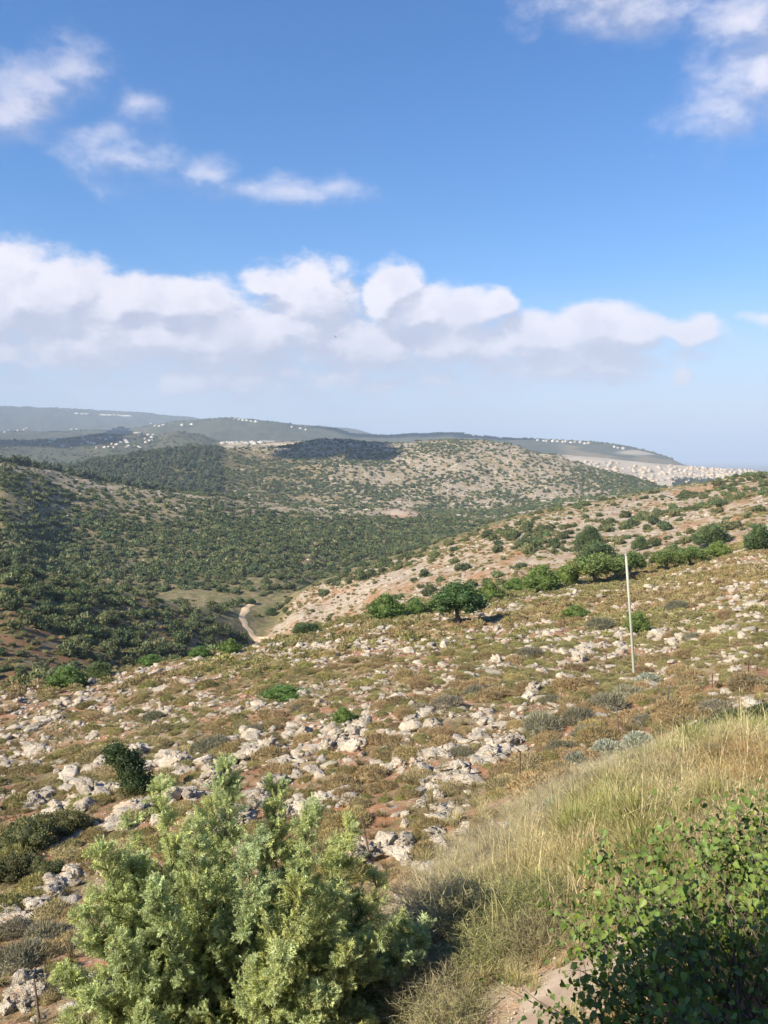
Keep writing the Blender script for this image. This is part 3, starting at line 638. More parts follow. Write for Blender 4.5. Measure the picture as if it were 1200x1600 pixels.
def place_tree(px, py, h, wd, kind, label, cat, sink=.02):
    rmax = 1e9
    X, Y_, z, r = hit(px, py)
    s = r * 1.0 / F
    e = empty('tree' if cat == 'tree' else 'bush', (X, Y_, z - sink * h * s), (0, 0, random.uniform(-.5, .5)), (wd * s * 1.06, wd * s * 1.06, h * s * 1.08)); tag(e, label, cat)
    link('trunk', TRUNK_M[kind], e); link('crown', TREE_M[kind][0], e); return e, X, Y_
KEEP = []
for t_ in TREES:
    e, X, Y_ = place_tree(*t_); KEEP.append((X, Y_, t_[3] * math.hypot(X, Y_) / F * .5))
# dark leafy scrub at the lower left and the juniper-like shrub at the right
SCR = [(40, 1330, 70, 110, 'tangled dark green scrub at the left edge above the red soil patch'), (100, 1300, 55, 90, 'dark green scrub touching the pale rocks right of the left edge'), (20, 1375, 60, 90, 'lowest dark scrub clump at the left edge'), (70, 1372, 40, 70, 'dull scrub clump just above the red soil patch')]
for px, py, h, wd, lb in SCR:
    X, Y_, z, r = hit(px, py); s = r / F; 
    v, t, c = crown(7000, lobes(9, .34, .26, .22, .75, int(px)), .020, (.125, .128, .055), .45, flat=-.02)
    e = empty('scrub_bush', (X, Y_, z), (0, 0, 0), (wd * s, wd * s, h * s * 1.5)); tag(e, lb, 'bush')
    link('crown', mesh_np('scrub_crown', v, t, M_tree, c), e); KEEP.append((X, Y_, wd * s * .4))
for px, py, h, wd, lb in [(1150, 1150, 52, 100, 'dark feathery shrub at the right edge above the orange grass'), (1195, 1140, 50, 90, 'dark shrub cut off by the right edge above the orange grass'), (1100, 1150, 34, 50, 'smaller low dark shrub left of the feathery shrub')]:
    X, Y_, z, r = hit(px, py); s = r / F
    v, t, c = cushion(9000, .075, .36, (.095, .115, .06), wire=.25)
    e = empty('dark_shrub', (X, Y_, z), (0, 0, 0), (wd * s, wd * s, h * s * 1.8)); tag(e, lb, 'bush')
    link('crown', mesh_np('shrub_crown', v, t, M_tree, c), e)

# ------------------------------------------------------------------ rocks
POLY = [  # outcrops: polyline in pixels, count, size in pixels (at that place), spread in pixels
 ([(0, 1195), (70, 1168)], 16, 16, 7), ([(0, 1150), (120, 1110)], 16, 12, 7), ([(100, 1100), (200, 1065)], 14, 9, 5),
 ([(30, 1265), (120, 1225), (190, 1180), (240, 1165)], 26, 22, 9), ([(60, 1300), (150, 1245), (235, 1205), (330, 1185)], 28, 26, 10),
 ([(170, 1290), (230, 1262), (300, 1235), (345, 1210), (420, 1165)], 30, 32, 10), ([(290, 1182), (380, 1152), (480, 1140)], 24, 18, 7),
 ([(330, 1122), (420, 1098), (500, 1076)], 26, 14, 6), ([(430, 1195), (490, 1172), (560, 1160), (575, 1140), (610, 1155)], 36, 22, 9),
 ([(560, 1165), (600, 1172), (640, 1150), (665, 1115)], 22, 20, 9), ([(620, 1195), (700, 1178), (760, 1140), (800, 1125)], 30, 20, 9),
 ([(490, 1150), (540, 1135), (600, 1100), (660, 1098)], 30, 15, 8), ([(640, 1100), (700, 1065), (760, 1050), (800, 1032), (870, 1000)], 36, 15, 8),
 ([(755, 1190), (790, 1168), (835, 1148)], 10, 30, 6), ([(555, 1345), (600, 1325), (640, 1335)], 8, 34, 6), ([(655, 1365), (675, 1360)], 2, 34, 2),
 ([(455, 1272), (500, 1262), (545, 1248)], 14, 30, 8), ([(0, 1425), (60, 1405), (120, 1365)], 14, 24, 10), ([(0, 1450), (40, 1430), (110, 1400)], 10, 22, 8),
 ([(0, 1590), (30, 1560), (90, 1520)], 9, 30, 14), ([(645, 1015), (695, 1008)], 14, 12, 4), ([(715, 960), (760, 962), (815, 950)], 26, 12, 4),
 ([(868, 1052), (900, 1032), (940, 1002), (1000, 990)], 26, 15, 7), ([(1000, 992), (1060, 1002), (1110, 996), (1160, 985), (1200, 940)], 34, 15, 9),
 ([(1040, 1062), (1100, 1040), (1200, 1015)], 22, 15, 9), ([(830, 1085), (880, 1068), (930, 1072)], 12, 22, 7), ([(640, 1205), (690, 1215), (740, 1222)], 14, 24, 12),
 ([(660, 1240), (700, 1280), (650, 1300)], 10, 28, 14), ([(1000, 1062), (1030, 1078)], 6, 24, 7), ([(880, 1020), (950, 1008), (1010, 1010)], 16, 13, 6),
 ([(640, 965), (590, 992), (545, 1010)], 22, 10, 5), ([(420, 1030), (480, 1012), (560, 990)], 24, 8, 4), ([(220, 1120), (300, 1100), (330, 1085)], 16, 10, 5),
 ([(700, 1010), (780, 1000), (860, 985)], 16, 9, 6), ([(1100, 960), (1150, 940), (1200, 930)], 14, 10, 5), ([(1120, 1075), (1160, 1095), (1060, 1090)], 6, 16, 8),
 ([(330, 1300), (400, 1250), (440, 1225)], 12, 30, 12), ([(380, 1180), (470, 1215), (520, 1205)], 14, 20, 12), ([(820, 1115), (860, 1100), (800, 1090)], 9, 20, 8),
]
WALLROW = [(298, 1074), (320, 1067), (345, 1058), (372, 1050), (394, 1044)]
def along(poly, t):
    poly = np.array(poly, float); d = np.hypot(*np.diff(poly, axis=0).T); cs = np.concatenate([[0], np.cumsum(d)]); q = t * cs[-1]
    return np.interp(q, cs, poly[:, 0]), np.interp(q, cs, poly[:, 1])
RK_list = []   # x, y, z, size, kind
def add_rock(px, py, size_px, kind=None, lift=0.0):
    X, Y_, z, r = hit(px, py, 8, 175)
    s = size_px * r / F
    RK_list.append([X, Y_, z, s, rng.integers(len(ROCKS)) if kind is None else kind, px, py, lift])
for poly, cnt, sp, wd in POLY:
    for i in range(int(cnt * 1.5)):
        x_, y_ = along(poly, rng.uniform()); add_rock(x_ + rng.normal(0, wd), y_ + rng.normal(0, wd * .55), sp * 1.12 * min(1.7, rng.lognormal(0, .38)))
    for i in range(int(cnt * 1.6)):
        x_, y_ = along(poly, rng.uniform()); add_rock(x_ + rng.normal(0, wd * 2.2), y_ + rng.normal(0, wd * 1.2), sp * .5 * rng.lognormal(0, .4))
for i in range(24):
    x_, y_ = along(WALLROW, (i + .5) / 24); add_rock(x_ + rng.normal(0, 1), y_ + rng.normal(0, 1.2), 9 * rng.lognormal(0, .2))
add_rock(936, 1122, 26, 6); add_rock(592, 1268, 0.1, 6)
nf = len(RK_list)
# scattered stones everywhere on the near slope, thicker in bands
n_ = 52000
a_ = rng.uniform(-R(38), R(38), n_); r_ = np.sqrt(rng.uniform(11 ** 2, 150 ** 2, n_))
x_, y_ = r_ * np.sin(a_), r_ * np.cos(a_)
band = fbm(x_ * .13 + y_ * .10, -x_ * .05 + y_ * .22, 2, 4)
ok = (r_ < rk(7, a_) * .985) & (rng.uniform(0, 1, n_) < smooth(band, .38, .58) * 1.1 + .12)
pxx, pyy = project(x_, y_, ground(x_, y_))
bank = ((pyy - 1470) + (pxx - 560) * .70 > 0) & (pyy > 1080) & (r_ < 21) & (rng.uniform(0, 1, n_) < smooth((pyy - 1470) + (pxx - 560) * .70, -50, 60))       # the grass bank stays clear
ok &= ~bank
RS = [(x_[i], y_[i], float(ground(x_[i], y_[i])), min(.8, .22 * rng.lognormal(0, .5)) * (1 + .35 * (r_[i] > 60)), rng.integers(10), pxx[i], pyy[i], 0) for i in np.where(ok)[0]]
RK_list = [q for q in RK_list if q[3] > .02]
allr = np.array(RK_list + [list(q) for q in RS], float)
az_r = np.arctan2(allr[:, 0], allr[:, 1]); rr_ = np.hypot(allr[:, 0], allr[:, 1])
keep = np.ones(len(allr), bool)
for (kx, ky, kr) in KEEP: keep &= np.hypot(allr[:, 0] - kx, allr[:, 1] - ky) > kr * .6
allr, rr_ = allr[keep], rr_[keep]
inframe = (allr[:, 5] > -5) & (allr[:, 5] < 1205) & (allr[:, 6] < 1600) & ~((np.abs(allr[:, 5] - 350) < 190 ) & (allr[:, 6] > 1340))
app = allr[:, 3] / rr_ * np.where(inframe, 1, .02) * np.where(allr[:, 0] * 0 + np.arange(len(allr)) < nf, 1.0, 1.0)
order = np.argsort(-app); ind, rest = order[:300], order[300:]
ROCK_ME = [mesh_np('limestone_rock', *rock(i, f, 4, c_ * 1.15)[:2], M_rock, None, False) for i, (f, c_) in enumerate([(.8, 1.2), (.6, 1.1), (.95, 1.3), (.5, .7), (.7, 1.4), (.42, .8), (1.15, 1.1), (.62, .5), (.8, 1.0), (.36, .9)])]
DESC = ['craggy', 'low craggy', 'jagged', 'flat slab of', 'deeply pitted', 'flat slab of', 'upright', 'smooth low', 'angular', 'thin slab of']
seen = {}
for i in ind:
    X, Y_, z, s, k, px, py, lift = allr[i]; k = int(k)
    o = link('limestone_rock', ROCK_ME[k], None, (X, Y_, z + .06 * s), (rng.uniform(-.15, .15), rng.uniform(-.15, .15), rng.uniform(0, 6.28)), (s * 1.15, s * 1.15, s * rng.uniform(.8, 1.2)))
    sz = 'big' if s * F / math.hypot(X, Y_) > 34 else ('middle-sized' if s * F / math.hypot(X, Y_) > 20 else 'small')
    tone = ''
    if abs(px - 936) < 2 and abs(py - 1122) < 2:
        o.scale = (s * .8, s * .7, s * 1.1); lb = 'pale pointed upright rock standing alone in grey shrubs left of the fence'; gp = None
    elif k in (3, 5, 9): lb = f'{sz} pale {DESC[k]} limestone rock {rel(px, py, NOUN)}'; gp = 'pale limestone rocks scattered over the near slope'
    else: lb = f'{sz} pale {DESC[k]} limestone rock {rel(px, py, NOUN)}'; gp = 'pale limestone rocks scattered over the near slope'
    tag(o, lb, 'rock', gp)
def scat_arr(A): return A
q = allr[rest]; big_ = q[:, 3] * F / rr_[rest] > 9
for nm, sel, pro, lb in (('smaller_rocks', big_, ROCKS, 'smaller pale limestone rocks strewn over the near slope'), ('rubble', ~big_, SMALLR, 'pale limestone rubble strewn over the near slope')):
    B = q[sel]; n_ = len(B)
    s = B[:, 3]; scatter(nm, pro, np.stack([B[:, 0], B[:, 1], B[:, 2] + .05 * s], 1), rng.integers(0, len(pro), n_), np.stack([rng.uniform(-.2, .2, n_), rng.uniform(-.2, .2, n_), rng.uniform(0, 6.28, n_)], 1),
            np.stack([s * 1.15, s * 1.1, s * rng.uniform(.7, 1.2, n_)], 1), M_rock, lb, 'rocks')
print('rocks', len(allr), big_.sum())
# pebbles on bare soil
n_ = 26000; a_ = rng.uniform(-R(27), R(27), n_); r_ = np.sqrt(rng.uniform(9 ** 2, 55 ** 2, n_)); x_, y_ = r_ * np.sin(a_), r_ * np.cos(a_)
k = (fbm(x_ * .4, y_ * .4, 5) > .47); x_, y_ = x_[k], y_[k]; n_ = len(x_); s = .075 * rng.lognormal(0, .45, n_)
scatter('pebbles', PEBB, np.stack([x_, y_, ground(x_, y_)], 1), rng.integers(0, 4, n_), rng.uniform(0, 6.28, (n_, 3)), np.stack([s, s, s], 1), M_rock, 'pale stone chips lying on the red soil', 'pebbles')

# ------------------------------------------------------------------ cushion shrubs of the near slope
n_ = 39000; a_ = rng.uniform(-R(38), R(38), n_); r_ = np.sqrt(rng.uniform(11 ** 2, 152 ** 2, n_)); x_, y_ = r_ * np.sin(a_), r_ * np.cos(a_)
pxx, pyy = project(x_, y_, ground(x_, y_)); band = fbm(x_ * .13 + y_ * .10, -x_ * .05 + y_ * .22, 2, 4)
cl = fbm(x_ * .22, y_ * .22, 31, 3)
ok = (r_ < rk(7, a_) * 1.02) & (rng.uniform(0, 1, n_) < (.40 + .55 * smooth(cl, .38, .6)) * (1 - .72 * smooth(band, .42, .6)))
bank = ((pyy - 1470) + (pxx - 560) * .70 > 0) & (pyy > 1080) & (r_ < 20.5) & (rng.uniform(0, 1, n_) < smooth((pyy - 1470) + (pxx - 560) * .70, -60, 70)); ok &= ~bank
ok &= ~((pxx > 60) & (pxx < 125) & (pyy > 1355) & (pyy < 1420)); ok &= ~((np.abs(pxx - 720) < 90) & (np.abs(pyy - 1185) < 14) & (rng.uniform(0, 1, n_) < .7))
x_, y_, pxx, pyy, r_ = x_[ok], y_[ok], pxx[ok], pyy[ok], r_[ok]; n_ = len(x_)
s = np.clip(.62 * rng.lognormal(0, .38, n_), .25, 1.5) * np.interp(r_, [12, 40, 120], [.9, 1.0, 1.25])
hue = fbm(x_ * .05, y_ * .05, 55, 3) + rng.normal(0, .09, n_) + .06 * smooth(pyy, 1050, 1000) 
kind = np.clip(((hue - .32) / .36 * 6), 0, 5).astype(int); kind = np.array([3, 5, 1, 0, 2, 4])[kind] if False else np.array([5, 3, 1, 4, 0, 2])[kind]
app = s / r_ * ((pxx > 0) & (pxx < 1200) & (pyy < 1600)) * ~((np.abs(pxx - 350) < 200) & (pyy > 1330))
order = np.argsort(-app); ind, rest = order[:300], order[300:]
CUSH_ME = [mesh_np('cushion_shrub', v, t, M_cush, c) for v, t, c in CUSH]
CN = ['brown-olive', 'dull olive', 'russet brown', 'dark olive', 'pale straw brown', 'green-olive']
zz_ = ground(x_, y_)
for i in ind:
    k = kind[i]; o = link('cushion_shrub', CUSH_ME[k], None, (x_[i], y_[i], zz_[i] - .03), (0, 0, rng.uniform(0, 6.28)), (s[i] * 1.1, s[i] * 1.1, s[i] * rng.uniform(.8, 1.15)))
    tag(o, f'{"large" if app[i] > .045 else "small" if app[i] < .032 else "medium"} {CN[k]} cushion shrub {rel(pxx[i], pyy[i], NOUN)}', 'shrub', 'low cushion shrubs on the near slope')
nearm = r_[rest] < 60
for nm, sel, pro in (('cushion_scrub', nearm, CUSH), ('cushion_scrub_beyond', ~nearm, CUSHF)):
    I = rest[sel]; m_ = len(I); scatter(nm, pro, np.stack([x_[I], y_[I], zz_[I] - .03], 1), kind[I], np.stack([np.zeros(m_), np.zeros(m_), rng.uniform(0, 6.28, m_)], 1),
            np.stack([s[I] * 1.1, s[I] * 1.1, s[I] * rng.uniform(.75, 1.15, m_)], 1), M_cush, 'olive and brown cushion scrub covering the near slope' if nm == 'cushion_scrub' else 'brown cushion scrub towards the brow of the near slope', 'scrub')
print('cushions', n_)
# larger grey shrubs
GS = [(700, 1105, 62, 34), (850, 1140, 70, 42), (905, 1128, 60, 40), (950, 1110, 72, 46), (985, 1090, 60, 34), (318, 1175, 46, 34), (340, 1168, 50, 34), (400, 1145, 44, 26), (690, 1165, 48, 24), (830, 1025, 48, 24),
      (845, 1130, 50, 34), (1060, 950, 44, 20), (940, 980, 50, 26), (1085, 1000, 40, 20), (240, 1125, 40, 24), (920, 1150, 60, 30), (1170, 1075, 60, 34), (1120, 1110, 60, 30), (660, 1110, 40, 22), (865, 1100, 44, 26),
      (880, 1175, 60, 34), (720, 1180, 52, 26), (470, 1110, 36, 20), (745, 1085, 46, 26), (1010, 1130, 50, 26), (30, 1510, 90, 60), (70, 1470, 70, 50), (20, 1460, 60, 40), (110, 1545, 70, 50)]
GREY_ME = [mesh_np('grey_shrub', v, t, M_greyshrub, c) for v, t, c in GREY]
for px, py, wd, h in GS:
    X, Y_, z, r = hit(px, py, 8, 175); q_ = r / F
    tag(link('grey_shrub', GREY_ME[random.randrange(3)], None, (X, Y_, z - .05), (0, 0, random.uniform(0, 6)), (wd * q_, wd * q_, h * q_ * 1.5)), f'{"wide" if wd > 55 else "small"} grey-green twiggy shrub {rel(px, py, NOUN)}', 'shrub', 'grey twiggy shrubs on the near slope')

# ------------------------------------------------------------------ bushes on the hills behind
PATH_PX = [(418, 1030), (410, 1012), (401, 1000), (390, 987), (380, 972), (379, 960), (386, 949), (398, 940)]
FORK_PX = [(397, 996), (412, 996), (432, 1000)]
def near_poly(px, py, poly, d):
    out = np.zeros(len(px), bool); P = np.array(poly, float)
    for a, b in zip(P[:-1], P[1:]):
        t = np.clip(((px - a[0]) * (b[0] - a[0]) + (py - a[1]) * (b[1] - a[1])) / ((b - a) @ (b - a)), 0, 1)
        out |= np.hypot(px - a[0] - t * (b[0] - a[0]), py - a[1] - t * (b[1] - a[1])) < d
    return out
BL = [[], [], [], []]
def hill(k0, k1, n_, dens, smin, smax, f=1.0, lim=31):
    a_ = rng.uniform(-R(lim), R(lim), n_); r0, r1 = rk(k0, a_), rk(k1, a_); rr2 = np.sqrt(r0 ** 2 + rng.uniform(0, 1, n_) * (r1 ** 2 - r0 ** 2))
    x_, y_ = rr2 * np.sin(a_), rr2 * np.cos(a_); z_ = ground(x_, y_); px, py = project(x_, y_, z_); t = (rr2 - r0) / (r1 - r0)
    d = dens(px, py, t, x_, y_) if callable(dens) else dens
    s = rng.uniform(smin, smax, n_) * rng.lognormal(0, .38, n_) * np.where((px > 880) & (r0 < 260) & (t > .5), .72, 1); s = np.minimum(s, smax * 1.25) * np.where((k0 == 12) & (t > .8), .65, 1)
    wgt = (r1 ** 2 - r0 ** 2); ok = (rng.uniform(0, 1, n_) < d * wgt / wgt.max()) & visible(x_, y_, s)
    ok &= ~near_poly(px, py, PATH_PX, 14) & ~near_poly(px, py, FORK_PX, 5)
    ok &= ~((np.hypot((px - 300) / 62, (py - 936) / 15) < 1) & (rng.uniform(0, 1, n_) < .93))
    ok &= ~((np.hypot((px - 440) / 50, (py - 980) / 22) < 1) & (rng.uniform(0, 1, n_) < .75))
    ok &= ~((np.hypot((px - 625) / 30, (py - 803) / 8) < 1) & (rng.uniform(0, 1, n_) < .85))
    return np.stack([x_, y_, z_, s, px, py, rr2], 1)[ok]
def clump(x, y, f, lo, hi, sd=0): return smooth(fbm(x * f, y * f, sd, 4), lo, hi)
HB = [
 hill(7, 9, 900, lambda px, py, t, x, y: .55 * clump(x, y, .05, .4, .6), 1.2, 3.0),
 hill(9, 10, 15000, lambda px, py, t, x, y: np.where(px < 385, .22 + .75 * clump(x, y, .045, .40, .60, 3) + .6 * smooth(px, 200, 320), .07 + .50 * clump(x, y, .04, .48, .64, 4)), .8, 4.4),
 hill(10, 11, 3500, lambda px, py, t, x, y: np.where(px < 460, .9, .3), 2, 4.5),
 hill(11, 12, 14000, lambda px, py, t, x, y: .95 + 0 * px, 2.2, 5),
]
H2 = [
 hill(12, 13, 46000, lambda px, py, t, x, y: np.clip((1.0 - .80 * t) * (.45 + .75 * clump(x, y, .02, .36, .6, 6)), 0, 1), 2.0, 5.2),
 hill(13, 15, 60000, lambda px, py, t, x, y: np.clip(np.where(px < 340, .75, .22 + .62 * clump(x, y, .012, .42, .6, 8)) * (1.15 - .45 * t) + .5 * smooth(px, 880, 960) * smooth(py, 728, 745), 0, 1), 2.5, 6),
 hill(15, 17, 22000, lambda px, py, t, x, y: .5 * (1 - smooth(px, 840, 880)) * (1 - .8 * (np.hypot((px - 420) / 80, (py - 697) / 9) < 1)), 5, 9),
]
A = np.concatenate(HB); app = A[:, 3] / A[:, 6] * ((A[:, 4] > 0) & (A[:, 4] < 1200)); order = np.argsort(-app); ind, rest = order[:300], order[300:]
BUSH_ME = [mesh_np('hillside_bush', v, t, M_bush, c) for v, t, c in BUSH]
def where(px, py, r):
    if px < 385 and r < 290: return 'on the left spur slope above the valley' if py < 1000 else 'low on the left spur near the brow'
    if py > 930: return 'in the valley beside the dirt track' if px < 520 else 'just behind the near slope brow'
    if px < 600: return 'at the lower end of the pale stony spur'
    if px < 900: return 'in the middle of the pale stony spur'
    return 'on the upper part of the spur at the right'
for i in ind:
    X, Y_, z, s, px, py, r = A[i]; k = random.randrange(6)
    tag(link('hillside_bush', BUSH_ME[k], None, (X, Y_, z - .08 * s), (0, 0, random.uniform(0, 6)), (s, s, s * random.uniform(.85, 1.3))), f'{"large" if s > 3.6 else "small" if s < 2.4 else "medium"} dark green bush {rel(px, py, HNOUN)}', 'bush', 'dark bushes on the hillsides behind the brow')
def bush_scatter(nm, B, pro, lb, mat=M_bush, cat='bushes', zs=(.75, 1.2)):
    m_ = len(B); s = B[:, 3]; scatter(nm, pro, np.stack([B[:, 0], B[:, 1], B[:, 2] - .1 * s], 1), rng.integers(0, len(pro), m_), np.stack([np.zeros(m_), np.zeros(m_), rng.uniform(0, 6.28, m_)], 1), np.stack([s, s, s * rng.uniform(*zs, m_)], 1), mat, lb, cat)
bush_scatter('spur_bushes', A[rest], BUSH, 'smaller dark bushes dotted over the two spurs')
bush_scatter('hillside_maquis', H2[0], BUSHF, 'dense dark maquis bushes covering the big hillside across the valley')
k = (H2[1][:, 4] < 345) & (H2[1][:, 5] < 770) & (rng.uniform(0, 1, len(H2[1])) < .8)
bush_scatter('far_hill_maquis', H2[1][~k], BUSHF, 'dark bushes dotted over the pale far hillside')
P_ = H2[1][k].copy(); P_[:, 3] *= 1.25; bush_scatter('pine_plantation', P_, PINE, 'grey-green pine plantation on the far slope at the left', M_pine, 'trees', (.9, 1.2))
bush_scatter('far_woodland', H2[2], BUSHF, 'dark woodland on the far blue-green hills')
# low scrub on the sunny spur and the far hill
L_ = hill(9, 10, 26000, lambda px, py, t, x, y: np.where(px > 385, .25 + .6 * clump(x, y, .05, .42, .62, 24), .6), .7, 1.5)
m_ = len(L_); s = L_[:, 3]; scatter('spur_scrub', CUSHF, L_[:, :3], rng.integers(0, len(CUSHF), m_), np.stack([0 * s, 0 * s, rng.uniform(0, 6.28, m_)], 1), np.stack([s, s, s * .8], 1), M_cush, 'low olive scrub on the two spurs behind the brow', 'scrub')
L_ = hill(10, 12, 9000, lambda px, py, t, x, y: .25 + .6 * clump(x, y, .06, .4, .6, 27), .5, 1.3)
m_ = len(L_); s = L_[:, 3]; scatter('valley_scrub', CUSHF, L_[:, :3], rng.integers(0, len(CUSHF), m_), np.stack([0 * s, 0 * s, rng.uniform(0, 6.28, m_)], 1), np.stack([s, s, s * .8], 1), M_cush, 'low dry scrub dotted over the valley floor meadow', 'scrub')
L_ = hill(7, 9, 3000, .6, .6, 1.4)
m_ = len(L_); s = L_[:, 3]; scatter('brow_scrub', CUSHF, L_[:, :3], rng.integers(0, len(CUSHF), m_), np.stack([0 * s, 0 * s, rng.uniform(0, 6.28, m_)], 1), np.stack([s, s, s * .8], 1), M_cush, 'low scrub just beyond the brow', 'scrub')
# trees along the far ridge tops and below the town
TL = []
for i in range(900):
    px = rng.uniform(560, 1050); a = az_of(px); r = float(rk(19, a)) * rng.uniform(.97, 1.0); TL.append((r * math.sin(a), r * math.cos(a), 0, rng.uniform(9, 20), px, 0, r))
for i in range(500):
    px = rng.uniform(0, 560); a = az_of(px); r = float(rk(19, a)) * rng.uniform(.96, 1.0); TL.append((r * math.sin(a), r * math.cos(a), 0, rng.uniform(7, 14), px, 0, r))
for i in range(500):
    px = rng.uniform(-20, 500); a = az_of(px); r = float(rk(21, a)) * rng.uniform(.98, 1.0); TL.append((r * math.sin(a), r * math.cos(a), 0, rng.uniform(10, 22), px, 0, r))
TL = np.array(TL); TL[:, 2] = ground(TL[:, 0], TL[:, 1]); bush_scatter('ridge_trees', TL, BUSHF, 'dark trees lining the tops of the far ridges', M_bush, 'trees')
TB = []
while len(TB) < 420:
    px, py = rng.uniform(1050, 1215), rng.uniform(750, 775)
    if py < 748 - (px - 1020) * .02 and rng.uniform() < .6: continue
    X, Y_, z, r = hit(px, py, 700)
    if r > 1500: TB.append((X, Y_, z, rng.uniform(5, 9), px, py, r))
TB = np.array(TB); bush_scatter('dark_tree_belt', TB, CONI, 'belt of dark cypresses and pines below the pale town', M_pine, 'trees', (.8, 1.3))
print('bushes', len(A), [len(h) for h in H2])
# small stones on the stony spur
S_ = hill(9, 10, 14000, lambda px, py, t, x, y: np.where(px > 400, .8 * clump(x, y, .09, .4, .6, 14), .06), .4, 1.2)
m_ = len(S_); s = S_[:, 3]; scatter('spur_stones', SMALLR, S_[:, :3], rng.integers(0, 5, m_), np.stack([np.zeros(m_), np.zeros(m_), rng.uniform(0, 6.28, m_)], 1), np.stack([s, s, s * .8], 1), M_rock, 'pale stones covering the sunlit spur', 'stones')
S_ = hill(13, 15, 24000, lambda px, py, t, x, y: smooth(px, 330, 450) * .9 * clump(x, y, .03, .42, .62, 15) * (1 - smooth(px, 880, 960) * smooth(py, 728, 745)), 1.5, 4.5)
m_ = len(S_); s = S_[:, 3]; scatter('hill_outcrops', SMALLR, S_[:, :3], rng.integers(0, 5, m_), np.stack([np.zeros(m_), np.zeros(m_), rng.uniform(0, 6.28, m_)], 1), np.stack([s * 1.8, s, s * .5], 1), M_rock, 'pale limestone outcrops on the far hillside', 'rocks')
S_ = hill(12, 13, 12000, lambda px, py, t, x, y: (.15 + .7 * t) * clump(x, y, .05, .42, .62, 16), .8, 2.2)
m_ = len(S_); s = S_[:, 3]; scatter('hillside_stones', SMALLR, S_[:, :3], rng.integers(0, 5, m_), np.stack([np.zeros(m_), np.zeros(m_), rng.uniform(0, 6.28, m_)], 1), np.stack([s * 1.5, s, s * .6], 1), M_rock, 'pale stones showing between bushes of the big hillside', 'stones')

# ------------------------------------------------------------------ dirt track and garden path
def strip(name, pts, wd, mat, label, lift=.05, n=60, rmin=0, rmax=1e9):
    P = []
    for i in range(n):
        x_, y_ = along(pts, i / (n - 1)); X, Y_, z, r = hit(x_, y_, rmin, rmax); P.append((X, Y_))
    P = np.array(P)
    for _ in range(3): P[1:-1] = (P[:-2] + P[1:-1] * 2 + P[2:]) / 4
    d = np.gradient(P, axis=0); d /= np.linalg.norm(d, axis=1, keepdims=True) + 1e-9; nn = np.stack([-d[:, 1], d[:, 0]], 1)
    V = []
    for k in range(6):
        o_ = (k / 5 - .5) * wd * (1 + .25 * np.sin(np.arange(n) * .7 + k)); Q = P + nn * np.asarray(o_)[:, None]; V.append(np.stack([Q[:, 0], Q[:, 1], ground(Q[:, 0], Q[:, 1]) + lift * (0.0 if k in (0, 5) else 1)], 1))
    V = np.concatenate(V); T = []
    for k in range(5):
        for i in range(n - 1): T.append((k * n + i, k * n + i + 1, (k + 1) * n + i + 1, (k + 1) * n + i))
    return tag(link(name, mesh_np(name, V, np.array(T), mat, None, True)), label, kind='structure')
M_dirt, n = new_mat('pale_dirt'); pos = n.n('ShaderNodeNewGeometry').outputs['Position']; q1 = n.noise(pos, .5, 5); q2 = n.noise(pos, 22, 4)
n.n('ShaderNodeOutputMaterial', {0: n.n('ShaderNodeBsdfPrincipled', {'Base Color': n.mix(q1, (.55, .39, .22), (.70, .53, .35)), 'Roughness': .95, 'Normal': n.n('ShaderNodeBump', {'Height': q2, 'Strength': .5, 'Distance': .03}).outputs[0]}).outputs[0]})
strip('dirt_track', PATH_PX, 2.6, M_dirt, 'pale dirt track winding down the valley', .12, 60, 170, 420)
strip('dirt_track', FORK_PX, 1.6, M_dirt, 'short pale fork of the dirt track', .16, 30, 170, 420)
M_conc, n = new_mat('worn_path'); pos = n.n('ShaderNodeNewGeometry').outputs['Position']; q1 = n.noise(pos, 2.5, 6, .6); q2 = n.noise(pos, 60, 4)
n.n('ShaderNodeOutputMaterial', {0: n.n('ShaderNodeBsdfPrincipled', {'Base Color': n.mix(n.ss(q1, .35, .65), (.27, .20, .145), (.42, .34, .26)), 'Roughness': .95, 'Normal': n.n('ShaderNodeBump', {'Height': n.m('ADD', q1, q2), 'Strength': .5, 'Distance': .02}).outputs[0]}).outputs[0]})
strip('garden_path', [(800, 1680), (850, 1590), (900, 1530), (950, 1500), (1030, 1470), (1150, 1450), (1290, 1440)], .85, M_conc, 'worn pale footpath under the leafy shrub', .03, 50)



